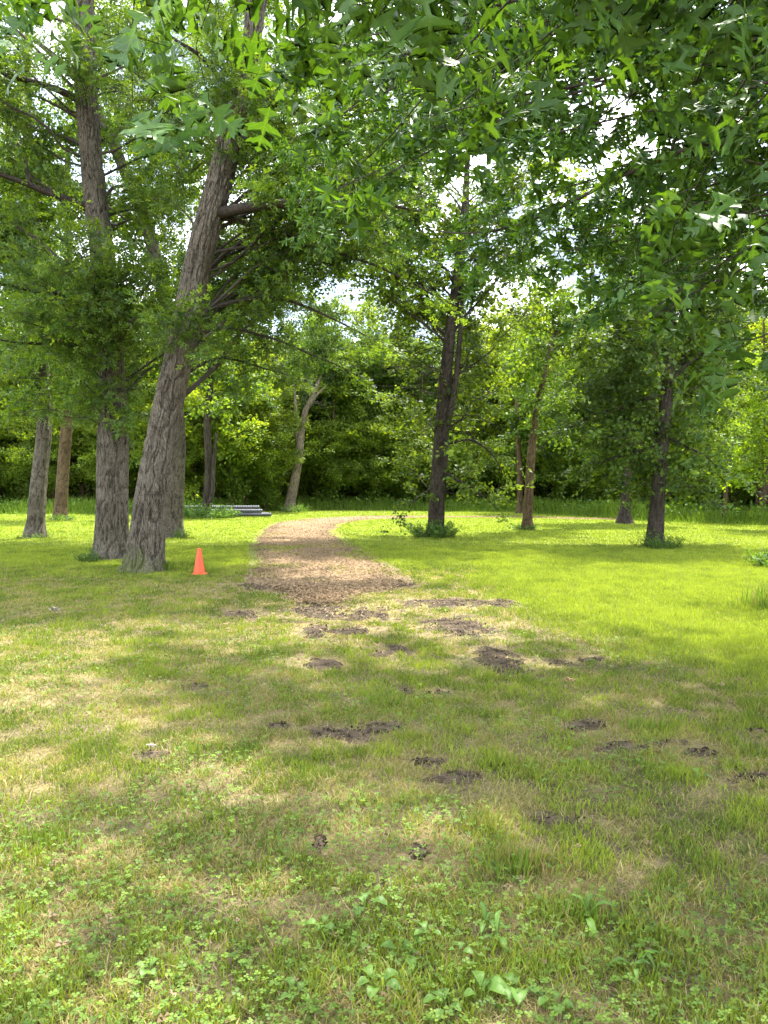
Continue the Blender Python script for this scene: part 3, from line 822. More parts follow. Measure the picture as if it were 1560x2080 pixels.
    if pr:
        V, T, C = merge(pr); put('branches', mesh('branches', V - org, T, M_TWIG, C, smooth=True), e, kind='stuff')
    return e

DG, BG = (.034, .085, .026), (.125, .215, .038)      # leaf colours of the big oaks
near_kw = dict(spm=4.1, L=1.0, tert=8, tert_len=(0.2, 0.5), per_tip=7, tip_r=0.17, leaf=LOB, size=0.17, dark=DG, bright=BG, flat=0.6)

def px_of(p):
    c, s = math.cos(PITCH), math.sin(PITCH)
    y, z = p[..., 1], p[..., 2] - CAM_H
    f_ = y * c - z * s; u_ = y * s + z * c
    return 780 + F * p[..., 0] / f_, 1040 - F * u_ / f_

def rej_front_left(p):          # keep the two big trunks in view and the space over the lawn open
    a, b = px_of(p)
    if p[1] < 1.5: return True
    if b > 800: return True
    if p[1] < 15.5 and 60 < a < 560 and 60 < b < 1200: return True
    if a > 720 and b > 560: return True
    return False

# -- leaning oak
make_tree('oak_tree', 'big leaning oak with thick furrowed grey trunk, mossy foot, beside the orange cone',
          [(292, 1168, 80), (296, 1130, 70), (306, 1030, 63), (322, 930, 60), (340, 830, 56), (362, 730, 53), (382, 640, 54), (400, 545, 52), (424, 450, 52), (446, 370, 50), (470, 280, 46), (494, 215, 40), (508, 120, 34), (520, 20, 36)], 14.2,
          [(0.3, 0.2, 12.5, 0.26), (0.5, 0.5, 15, 0.18), (0.8, 0.6, 18, 0.06)],
          [(19, (2.0, 2.5, 9.2, 5.5, 5.5, 3.3), 0.5), (9, (1.0, 2.5, 14.5, 5, 5, 4.0), 0.4), (7, (2.0, 6.0, 8.4, 5.5, 3.5, 2.6), 0.3)], 0, near_kw, 3, sides=150, furrow=0.028, flare=0.45, moss=0.62,
          boughs_px=[([(494, 228), (545, 215), (590, 178), (650, 152), (720, 122), (800, 70)], 14.2, 13.2, .12, .035), ([(575, 190), (600, 232), (680, 236), (780, 222), (850, 240)], 14.1, 14.6, .05, .02),
                     ([(470, 325), (520, 326), (560, 322), (650, 316)], 14.2, 13.6, .05, .015), ([(430, 435), (470, 425), (560, 415), (650, 408), (740, 402), (830, 425)], 14.2, 13.2, .11, .02),
                     ([(440, 440), (520, 462), (600, 482), (700, 520), (800, 552), (880, 600)], 14.2, 14.8, .05, .015), ([(372, 700), (440, 640), (500, 585), (540, 530), (600, 515), (700, 520)], 14.2, 17.5, .05, .012),
                     ([(385, 690), (450, 660), (560, 690), (640, 720), (720, 760)], 14.2, 16.0, .04, .01), ([(360, 770), (430, 720), (520, 740), (600, 770)], 14.2, 17.0, .035, .01), ([(488, 300), (520, 286), (545, 270)], 14.2, 14.0, .13, .07),
                     ([(385, 640), (470, 610), (560, 600), (660, 640), (740, 680)], 14.2, 15.0, .05, .012), ([(498, 215), (450, 160), (400, 110), (330, 60)], 14.2, 13.5, .06, .02)],
          targets=[(380, 668, 13.7), (365, 650, 13.6), (340, 700, 13.9), (420, 680, 13.8), (470, 180, 13.2), (500, 120, 13.2), (420, 90, 13.2), (600, 90, 13.6), (440, 30, 13.4), (700, 200, 13.8), (760, 340, 15), (640, 260, 16), (560, 350, 15.5), (620, 440, 16), (700, 460, 15.5), (800, 480, 16), (860, 520, 15.5), (760, 420, 14.5), (850, 330, 15), (880, 400, 16), (700, 300, 15), (820, 250, 15.5), (620, 160, 15)],
          rej=rej_front_left, parts=True)
# lump where a limb was lost
# -- straight oak beside it
make_tree('oak_tree', 'thick upright oak close behind the leaning oak, grey bark and leafy collar',
          [(224, 1142, 74), (226, 1110, 65), (228, 1000, 61), (229, 900, 60), (228, 800, 51), (224, 700, 46), (216, 600, 45), (205, 500, 46), (194, 420, 44), (182, 300, 41), (174, 200, 42), (168, 60, 38)], 16.6,
          [(-0.1, 0.2, 14, 0.26), (-0.2, 0.4, 17.5, 0.16), (0, 0.5, 20, 0.06)],
          [(26, (-1.5, 2, 10.0, 6.5, 5.5, 4.0), 0.5), (8, (-1, 2.5, 16, 5.5, 5.5, 4), 0.4), (18, (-1.5, 5, 6.8, 6, 3.5, 2.8), 0.3)], 0, near_kw, 5, sides=130, furrow=0.024, flare=0.32,
          boughs_px=[([(190, 422), (140, 408), (60, 372), (0, 352), (-80, 330)], 16.6, 15.6, .09, .03), ([(60, 372), (55, 320), (20, 270), (-10, 240)], 16.1, 16.4, .04, .015),
                     ([(180, 215), (110, 175), (60, 160), (0, 150), (-90, 130)], 16.6, 15.4, .08, .03), ([(215, 640), (140, 600), (60, 590), (-30, 570)], 16.6, 14.6, .07, .02),
                     ([(230, 700), (150, 690), (70, 700), (0, 690)], 16.6, 15.0, .06, .015), ([(228, 800), (300, 740), (380, 700)], 16.7, 18.5, .04, .012)],
          targets=[(225, 830, 16.0), (245, 850, 16.1), (205, 845, 16.1), (230, 790, 16.0), (215, 640, 15.8), (240, 600, 15.8), (100, 540, 14.5), (180, 560, 14.5), (250, 560, 14.8), (60, 640, 15), (300, 590, 15), (200, 180, 15.8), (150, 120, 15.5), (240, 100, 15.6),
                   (60, 60, 15.5), (110, 720, 15.5), (30, 760, 16), (150, 650, 14.8), (40, 480, 15.2), (160, 500, 14.2), (90, 600, 14.4), (210, 590, 14.6), (20, 560, 14.6), (140, 760, 15.5), (60, 820, 16), (200, 730, 15.8), (0, 640, 14.8), (120, 470, 14.6), (230, 540, 14.6), (280, 640, 14.9)],
          rej=rej_front_left, parts=True)
mid_kw = dict(near_kw, spm=4.6, tert=8, per_tip=9, size=0.15, leaf=DIA, tip_r=0.22)
# -- slimmer stems round them
make_tree('oak_tree', 'slender oak behind the leaning oak, its stem forking high between both big trunks',
          [(350, 1094, 46), (351, 1060, 38), (356, 980, 34), (360, 900, 32), (352, 760, 28), (336, 620, 26), (316, 525, 25), (292, 430, 24), (264, 372, 22), (226, 282, 20), (190, 210, 17), (140, 140, 12), (70, 80, 8)], 23.4, [],
          [(17, (-1.5, 1.5, 12.5, 5.5, 5, 5.0), 0.35)], 0, mid_kw, 7, bark=M_BARK, sides=40, furrow=0.02, flare=0.2, rise=0.5,
          boughs_px=[([(268, 385), (320, 322), (345, 290), (365, 240), (380, 180)], 23.4, 23.6, .13, .05)], targets=[(420, 560, 23), (460, 620, 24), (250, 480, 24), (400, 760, 24), (440, 820, 24.5), (480, 700, 25)], parts=True)
make_tree('oak_tree', 'slim grey oak standing alone on the lawn at the left edge of the photo',
          [(72, 1092, 44), (73, 1060, 34), (80, 970, 30), (90, 880, 28), (90, 780, 26), (76, 650, 24), (66, 560, 22), (60, 400, 16)], 23.5, [(0, 0, 15, 0.08)],
          [(30, (-1.0, 0.5, 10.5, 4.5, 4, 5), 0.3)], 0, mid_kw, 9, bark=M_BARK, sides=40, furrow=0.018, flare=0.25, targets=[(160, 800, 22.8), (180, 700, 23), (10, 600, 22.5), (110, 560, 22.6), (60, 760, 22.5), (20, 700, 22), (120, 720, 22.6), (40, 800, 22.8), (-20, 820, 23), (90, 620, 22.8)])
make_tree('oak_tree', 'brown trunked tree behind the slim grey one at the left lawn edge',
          [(121, 1056, 30), (123, 1030, 25), (129, 940, 23), (135, 870, 22), (138, 760, 20), (140, 600, 15)], 36, [(0, 0, 17, 0.1)],
          [(26, (0.3, 0, 10, 4, 4, 5.0), 0.3)], 0, dict(mid_kw, size=0.2, bright=(.15, .25, .035)), 10, bark=M_BARKB, sides=28, furrow=0.012, flare=0.2)
make_tree('dark_tree', 'crooked dark double stem tree standing beside the pile of pipes',
          [(418, 1050, 22), (421, 1020, 17), (424, 950, 15), (420, 860, 14), (428, 760, 12), (430, 650, 8)], 38.5, [],
          [(20, (0.5, 0.5, 8.5, 3.6, 3, 4.2), 0.3)], 0, dict(mid_kw, size=0.2, bright=(.13, .23, .03)), 12, bark=M_BARKD, sides=24, furrow=0.01, flare=0.3,
          stems_px=[([(414, 1048, 12), (432, 1005, 9), (433, 950, 8), (440, 880, 5)], 38.3)])
make_tree('pale_tree', 'pale barked leaning tree with a forked bare top at the bend of the path',
          [(588, 1038, 28), (590, 1020, 21), (598, 980, 18), (606, 935, 17), (612, 880, 13), (620, 835, 11), (640, 795, 8), (652, 760, 5)], 47, [],
          [(9, (1.0, 0.5, 10.5, 2.6, 2, 2.6), 0.4)], 0, dict(mid_kw, size=0.2, spm=3, bright=(.13, .22, .04)), 14, bark=M_BARKP, sides=24, furrow=0.012, flare=0.3, bare=[(14, 6, 9, 1.8)],
          stems_px=[([(607, 930, 9), (602, 870, 8), (600, 820, 6), (598, 780, 4)], 47), ([(620, 835, 7), (645, 800, 5), (662, 785, 3)], 47)])
# -- middle lawn trees
sparse = dict(mid_kw, spm=3.8, tert=8, per_tip=8, size=0.145, dark=(.04, .085, .022), bright=(.15, .23, .038))
make_tree('oak_tree', 'tall dark trunked oak with a second thin stem in the middle of the lawn',
          [(884, 1096, 42), (885, 1070, 32), (889, 1000, 30), (894, 930, 30), (899, 850, 27), (907, 750, 24), (916, 660, 22), (924, 610, 21), (934, 520, 18), (945, 420, 14), (950, 320, 10), (955, 230, 7)], 23.8, [],
          [(56, (0.4, 0.8, 11.2, 6.0, 4, 5.4), 0.3)], 0, sparse, 21, bark=M_BARKD, sides=36, furrow=0.018, flare=0.2, rise=0.7,
          bare=[(46, 3.2, 8.6, 2.4)], stems_px=[([(896, 900, 11), (913, 850, 12), (925, 780, 11), (933, 700, 10), (936, 640, 8), (940, 560, 6)], 23.6)],
          boughs_px=[([(905, 960), (945, 985), (985, 1010), (1010, 1035)], 23.6, 22.6, .05, .012), ([(912, 900), (960, 890), (1000, 920), (1020, 960)], 23.7, 23.0, .05, .012), ([(918, 625), (890, 600), (850, 575), (800, 560), (740, 560)], 23.8, 23.2, .07, .02),
                     ([(885, 985), (850, 1010), (830, 1030)], 23.7, 23.2, .03, .01), ([(930, 610), (960, 560), (1000, 520), (1050, 500)], 23.8, 24.4, .07, .02)],
          targets=[(950, 760, 25), (990, 840, 25), (820, 840, 24.8), (850, 740, 25), (990, 700, 24.4), (800, 930, 25), (960, 940, 25), (1000, 990, 24), (840, 650, 24.5), (790, 720, 25), (1010, 620, 24.6), (1060, 560, 25), (980, 560, 23), (870, 560, 23), (800, 620, 24), (850, 880, 25.5), (1040, 760, 25), (780, 800, 26), (760, 560, 24), (1020, 450, 24), (900, 480, 22.8), (1000, 900, 24.6)], parts=True)
make_tree('oak_tree', 'small orange brown trunked tree on the lawn between the two taller dark ones',
          [(1072, 1078, 26), (1072, 1050, 19), (1076, 980, 17), (1080, 920, 16), (1088, 850, 13), (1100, 790, 12), (1110, 735, 10), (1122, 700, 7), (1135, 660, 5)], 27.6, [],
          [(24, (0.6, 0.4, 6.6, 2.6, 2.4, 3.4), 0.25)], 0, dict(sparse, size=0.15, bright=(.15, .26, .035), dark=(.045, .1, .02)), 22, bark=M_BARKB, sides=28, furrow=0.012, flare=0.3, rise=0.6, zmin=1.9,
          bare=[(10, 4, 7, 1.2)])
layer = dict(mid_kw, spm=6, tert=8, per_tip=9, size=0.135, dark=(.03, .07, .022), bright=(.10, .17, .034), droop=0.15, updir=0.02)
make_tree('oak_tree', 'dark trunked oak with wide layered dark green boughs on the right lawn',
          [(1331, 1116, 42), (1332, 1090, 33), (1338, 1000, 27), (1344, 930, 25), (1350, 850, 24), (1357, 760, 21), (1358, 700, 17), (1362, 600, 12), (1365, 500, 8)], 19.8, [],
          [(34, (0.1, 0.8, 5.0, 3.5, 2.8, 3.2), 0.5), (12, (0.2, 0.6, 7.6, 2.0, 2.0, 2.6), 0.3)], 0, layer, 23, rej=lambda p: p[1] < 19.9 and abs(p[0] - 7.15) < .75, bark=M_BARKD, sides=36, furrow=0.018, flare=0.25, rise=0.22, zmin=1.9,
          boughs_px=[([(1352, 800), (1300, 812), (1260, 830), (1200, 845), (1150, 870)], 19.8, 19.4, .06, .015), ([(1366, 770), (1400, 735), (1440, 700), (1480, 660)], 19.8, 20.2, .06, .015),
                     ([(1350, 880), (1390, 905), (1440, 930), (1480, 960)], 19.8, 19.2, .04, .012), ([(1345, 900), (1290, 920), (1230, 935), (1180, 960)], 19.8, 20.4, .05, .012), ([(1340, 900), (1330, 893), (1320, 890)], 19.7, 19.5, .035, .02)],
          targets=[(1390, 980, 19.4), (1280, 980, 20.4), (1440, 840, 19.6), (1240, 890, 19), (1420, 1000, 20.6), (1300, 1010, 20.5)], parts=True)
make_tree('small_tree', 'short thick dark stump of a trunk under low boughs at the end of the path',
          [(1268, 1064, 34), (1268, 1050, 26), (1270, 1030, 20), (1276, 960, 17), (1285, 880, 14), (1290, 760, 8)], 31.8, [],
          [(24, (-0.6, 0.5, 5.4, 3.6, 2.6, 3.6), 0.3)], 0, dict(layer, size=0.17), 24, bark=M_BARKD, sides=24, furrow=0.012, flare=0.4, zmin=1.6)
make_tree('birch_like_tree' if False else 'thin_tree', 'thin grey trunk standing right behind the small orange brown tree',
          [(1055, 1042, 16), (1056, 1020, 12), (1055, 960, 11), (1052, 880, 9), (1048, 780, 6)], 43, [],
          [(24, (0, -.3, 6.2, 3.2, 2.6, 4.6), 0.3)], 0, dict(mid_kw, size=0.2), 25, bark=M_BARKB, sides=20, furrow=0.01, flare=0.2)
make_tree('young_tree', 'bright yellow green young tree with fine flat sprays at the right edge of the lawn',
          [(1574, 1075, 9), (1576, 1000, 7), (1578, 880, 6), (1580, 780, 4), (1582, 700, 3)], 27.5, [],
          [(40, (-0.1, 0.2, 3.9, 2.1, 1.9, 3.0), 0.35)], 0, dict(mid_kw, spm=5.5, L=.8, size=0.11, tert=8, per_tip=9, flat=0.25, droop=0.2, dark=(.10, .19, .02), bright=(.21, .34, .03)), 26, bark=M_BARKB, sides=16, furrow=0, flare=0.2, rise=0.1, zmin=1.5)
make_tree('young_tree', 'small yellow green tree with low branches beside the layered dark oak',
          [(1470, 1062, 12), (1474, 1000, 9), (1480, 900, 7), (1482, 840, 4)], 33, [],
          [(20, (0, 0.2, 3.6, 2.0, 1.8, 2.2), 0.3)], 0, dict(mid_kw, spm=5, L=.8, size=0.14, tert=7, per_tip=8, dark=(.09, .17, .02), bright=(.19, .31, .035)), 27, bark=M_BARKB, sides=16, furrow=0, flare=0.2, rise=0.1, zmin=1.5)
print('tris after lawn trees', TRIS[0])

# ------------------------------------------------------------------ the wood behind: a few grown kinds, then copies
def forest_proto(seed, H, rad, leafkw, low, nb, bark, r0=0.16):
    rg = np.random.default_rng(seed)
    n = 9; z = np.linspace(-0.1, H * 0.93, n); p = np.stack([np.cumsum(rg.normal(0, 0.09, n)), np.cumsum(rg.normal(0, 0.09, n)), z], 1); p[0, :2] = 0
    r = np.linspace(r0, 0.03, n)
    e = thing('forest_tree', 'tree', 'tree')
    V, T, C = tube(p, r, 12, 0.01, seed, 0.3, 0, vstep=0.35); put('trunk', mesh('trunk', V, T, bark, C, smooth=True), e)
    boughs = []
    for t_ in envelope_targets(rg, nb, 0, 0, (H + low) / 2, rad, rad, (H - low) / 2, 0.45):
        hd = math.hypot(t_[0], t_[1]); z0 = float(np.clip(t_[2] - 0.5 * hd, low * 0.7, H * 0.9)); st, q = on_line(p, r, z0)
        pp = bough_path(rg, st, t_, 7); boughs.append((pp, np.linspace(min(q * .5, .06), .01, len(pp))))
    crown_obj('crown', spray_crown(rg, boughs, np.zeros(3), leafkw), e)
    pr = [tube(a, b, 4) for a, b in boughs]; V, T, C = merge(pr)
    put('branches', mesh('branches', V, T, M_TWIG, C, smooth=True), e, kind='stuff')
    return e

fk = dict(spm=3.6, L=1.5, tert=8, tert_len=(0.35, 0.8), per_tip=11, tip_r=0.36, leaf=DIA, size=0.2, flat=0.6)
PROTO = [forest_proto(101, 15, 4.2, dict(fk, dark=(.05, .10, .02), bright=(.17, .26, .035)), 1.0, 60, M_BARKD),
         forest_proto(102, 17, 4.0, dict(fk, dark=(.042, .09, .02), bright=(.14, .22, .033)), 1.6, 56, M_BARKP),
         forest_proto(103, 12, 3.6, dict(fk, dark=(.08, .14, .02), bright=(.21, .30, .035)), 0.8, 56, M_BARKB),
         forest_proto(104, 14, 3.8, dict(fk, dark=(.042, .095, .03), bright=(.13, .22, .05)), 0.6, 60, M_BARKD),
         forest_proto(105, 7, 2.6, dict(fk, size=0.17, L=1.0, spm=4.5, dark=(.06, .12, .02), bright=(.19, .28, .035)), 0.3, 44, M_BARKB, 0.07)]
print('tris after forest kinds', TRIS[0])
# where they stand: (px at the edge, distance, kind, scale, what is in front, label)
W = 'at the edge of the wood'
FOREST = []
def row(px, d, k, s, zone): FOREST.append((px, d, k, s * (1.12 if 560 < px < 1220 else 1.0), zone))
Z_L = ('beyond the left lawn edge', 'trees of the wood on the far left')
Z_P = ('behind the pile of pipes', 'trees of the wood behind the pipes')
Z_B = ('beyond the path bend', 'trees of the wood beyond the path bend')
Z_C = ('right of the tall middle oak', 'trees of the wood between the lawn oaks')
Z_R = ('behind the layered oak', 'trees of the wood behind the layered oak')
Z_X = ('at the right lawn edge', 'trees of the wood on the far right')
for px, d, k, s in [(-260, 50, 0, 1), (-150, 46, 3, .9), (-40, 49, 2, 1.0), (40, 47, 4, 1.0), (110, 52, 1, 1.05), (170, 48, 2, .9), (250, 50, 0, 1), (-90, 60, 1, 1.1), (60, 62, 0, 1.15), (200, 62, 1, 1.1)]: row(px, d, k, s, Z_L)
for px, d, k, s in [(330, 47, 2, .95), (390, 45, 2, .85), (465, 45.5, 4, 1.15), (500, 47, 2, .9), (300, 58, 0, 1.1), (430, 57, 1, 1.0), (520, 56, 3, 1.0)]: row(px, d, k, s, Z_P)
for px, d, k, s in [(585, 51, 4, .8), (668, 50.5, 4, .75), (770, 51, 4, .8), (838, 50, 4, .7), (560, 53, 4, 1.0), (640, 53.5, 3, .9), (700, 54, 4, 1.25), (745, 56, 0, .95), (800, 55, 3, .85), (850, 54, 4, 1.2), (620, 62, 1, .9), (720, 64, 0, .85), (820, 63, 1, .85), (560, 64, 0, .9)]: row(px, d, k, s, Z_B)
for px, d, k, s in [(930, 54, 3, .9), (1000, 53, 2, 1.05), (1085, 50, 4, 1.1), (1130, 51, 3, .85), (1180, 48, 2, .95), (980, 62, 0, .95), (1120, 60, 1, .85), (1040, 58, 2, 1.1)]: row(px, d, k, s, Z_C)
for px, d, k, s in [(1225, 44, 3, .8), (1290, 42, 4, 1.2), (1340, 41, 3, .85), (1400, 40, 0, .7), (1250, 54, 1, .9), (1360, 50, 1, .85), (1430, 48, 2, .95)]: row(px, d, k, s, Z_R)
for px, d, k, s in [(1480, 39, 3, .85), (1555, 35.5, 4, .9), (1505, 39, 2, .8), (1600, 36, 2, .85), (1700, 34, 0, .85), (1820, 32, 3, 1), (1520, 47, 1, .9), (1640, 46, 1, 1)]: row(px, d, k, s, Z_X)
for px, d, s, z in [(-60, 45, .8, Z_L), (80, 45.5, .75, Z_L), (230, 46, .7, Z_L), (350, 44.5, .7, Z_P), (540, 47, .75, Z_P), (612, 52, .85, Z_B), (720, 52, .9, Z_B), (800, 51.5, .8, Z_B), (880, 51, .85, Z_B),
                    (950, 50.5, .85, Z_C), (1030, 50, .7, Z_C), (1150, 46.5, .75, Z_C), (1215, 43, .7, Z_R), (1320, 38.5, .65, Z_R), (1420, 37, .65, Z_R), (1490, 36, .6, Z_X)]: row(px, d, 4, s, z)
LOOK = ['broad green', 'pale stemmed', 'yellow green', 'blue green', 'low bushy']
ORD = ['first', 'second', 'third', 'fourth', 'fifth', 'sixth', 'seventh', 'eighth', 'ninth', 'tenth', 'eleventh', 'twelfth', 'thirteenth', 'fourteenth', 'fifteenth', 'sixteenth']
def forest_label(px, d, k, zone):
    ds = sorted(q[1] for q in FOREST if q[4] is zone); cut = (min(ds) + max(ds)) / 2
    mates = sorted((q[0], q[1]) for q in FOREST if q[4] is zone and (q[1] > cut) == (d > cut))
    return '%s tree, %s from left in the %s row %s' % (LOOK[k], ORD[mates.index((px, d))], 'back' if d > cut else 'front', zone[0])
first = set()
rf = np.random.default_rng(5)
for (px, d, k, s, zone) in FOREST:
    o = PROTO[k] if k not in first else copy_tree(PROTO[k])
    first.add(k)
    x = (px - 780) / F * d
    o.location = (x, d, float(gh(x, d))); o.rotation_euler = (0, 0, rf.uniform(0, 6.28)); q = s * rf.uniform(0.95, 1.05); o.scale = (q, q, q * rf.uniform(0.94, 1.06))
    o['label'] = forest_label(px, d, k, zone); o['group'] = zone[1]

# deeper wood: thin stems and leaves nobody could count
rg = np.random.default_rng(77)
n = 300
a = rg.uniform(-0.85, 0.85, n); d = rg.uniform(50, 84, n)
d = np.where(a > 0.27, d - 9 - 14 * sm(a, .27, .6), d)
st = np.stack([a * d, d, np.full(n, -0.1)], 1); en = st + np.stack([rg.normal(0, .5, n), rg.normal(0, .5, n), rg.uniform(7, 13, n)], 1)
parts_ = [sticks(st, en, rg.uniform(.04, .17, n), np.full(n, .02), (st + en) / 2 + rg.normal(0, .15, (n, 3)), 6)]
V, T, C = merge(parts_)
put('woodland_stems', mesh('woodland_stems', V, T, M_BARKB, C), kind='stuff', label='thin stems standing in the dark wood behind the lawn')
n = 7600
ca = rg.uniform(-0.95, 0.95, n); cdist = rg.uniform(57, 90, n); cdist = np.where(ca > .27, cdist - 8 - 14 * sm(ca, .27, .6), cdist)
cz = 0.2 + 13.5 * rg.random(n) ** 1.35; pos = np.stack([ca * cdist, cdist, cz], 1)
pos = pos[cz < 9.5 + 5 * vn(ca * 14, cdist * 0 + 3, 4)]; n = len(pos)
sd, fw, nm = frames(rg.normal(0, 1, (n, 3)) * np.array((1, 1, .3)), norm(np.array((0, 0, 1.0)) + rg.normal(0, .2, (n, 3))))
temps = [spray_geo(rg, 1.6, 8, (.5, 1.1), 9, .5, DIA, .34, (.045, .09, .02), (.13, .21, .035)) for _ in range(5)]
crown_obj('woodland_foliage', crown_mesh('woodland_foliage', temps, pos, sd, fw, nm, rg.uniform(.8, 1.5, n), np.ones((n, 3)) * rg.uniform(.8, 1.2, (n, 1)), rg, [M_LEAFI, M_LEAFI]), None)['label'] = 'mass of leaves of the deep wood behind the edge trees'

# ------------------------------------------------------------------ tall grass and weeds along the wood edge
def blades(x, y, h, w, lean, cols, seg=1, rg=rng, flatten=None, z0=0.0):
    n = len(x); az = rg.uniform(0, 2 * math.pi, n); ld = np.stack([np.cos(az), np.sin(az), np.zeros(n)], 1)
    fa = rg.uniform(0, 2 * math.pi, n); side = np.stack([np.cos(fa), np.sin(fa), np.zeros(n)], 1)
    b = np.stack([x, y, gh(x, y) + z0], 1)
    lean = np.broadcast_to(lean, (n,))
    tip = b + ld * (h * lean)[:, None] + np.array((0, 0, 1.0)) * (h * np.sqrt(np.clip(1 - np.minimum(lean, .98) ** 2, 0.02, 1)))[:, None]
    if seg == 1:
        V = np.stack([b - side * (w / 2)[:, None], b + side * (w / 2)[:, None], tip], 1); tt = np.array([(0, 1, 2)])
    else:
        m = b + (tip - b) * 0.5 + np.array((0, 0, 1.0)) * (h * 0.10 * (1 + lean))[:, None]
        V = np.stack([b - side * (w / 2)[:, None], b + side * (w / 2)[:, None], m + side * (w * .42)[:, None], m - side * (w * .42)[:, None], tip], 1)
        tt = np.array([(0, 1, 2), (0, 2, 3), (3, 2, 4)])
    k = V.shape[1]
    T = tt[None] + (np.arange(n) * k)[:, None, None]
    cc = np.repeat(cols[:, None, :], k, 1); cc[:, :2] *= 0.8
    return V.reshape(-1, 3), T.reshape(-1, 3), cc.reshape(-1, 3)

EDGE = poly_px([(-700, 1046), (0, 1045), (370, 1045), (560, 1037), (700, 1036), (880, 1038), (1060, 1041), (1200, 1050), (1300, 1058), (1430, 1062), (1560, 1068), (1900, 1082), (2400, 1105)])
n = 42000
E = resample(EDGE, 2000); i = rng.integers(0, 2000, n)
off = rng.random(n) ** 1.3 * 3.6 + 0.25 * rng.normal(0, 1, n)
dirn = norm(E - np.array([[2.0, 0.0]])); q = E[i] + dirn[i] * off[:, None]
tall = 0.5 + 0.75 * fbm(q[:, 0] * 0.35, q[:, 1] * 0.35, 61, 3)
h = rng.uniform(.35, 1.0, n) * tall * sm(off, -0.2, 1.2) + 0.12
cA = np.array((.09, .17, .022)); cB = np.array((.23, .34, .04)); v = rng.random((n, 1)); cc = cA * (1 - v) + cB * v
und = [blades(q[:, 0], q[:, 1], h, rng.uniform(.025, .06, n), rng.uniform(.1, .6, n), cc, 1)]
n = 16000; i = rng.integers(0, 2000, n); off = rng.random(n) * 4.2 + 0.5; q = E[i] + dirn[i] * off[:, None]
pos = np.stack([q[:, 0], q[:, 1], gh(q[:, 0], q[:, 1]) + rng.random(n) ** 1.3 * (0.35 + 0.9 * fbm(q[:, 0] * .5, q[:, 1] * .5, 62, 3))], 1)
sd, fw, nm = frames(rng.normal(0, 1, (n, 3)), norm(np.array((0, 0, 1.0)) + rng.normal(0, .5, (n, 3)))); sz = rng.uniform(.09, .2, n)
V, T = instance_arr(*DIA, pos, sd, fw, nm, sz, sz); und.append((V, T, leaf_colors(n, 4, rng, (.05, .11, .02), (.16, .28, .03))))
V, T, C = merge(und)
put('undergrowth', mesh('undergrowth', V, T, M_GRASS, C), kind='stuff', label='tall grass and weeds growing along the edge of the wood')

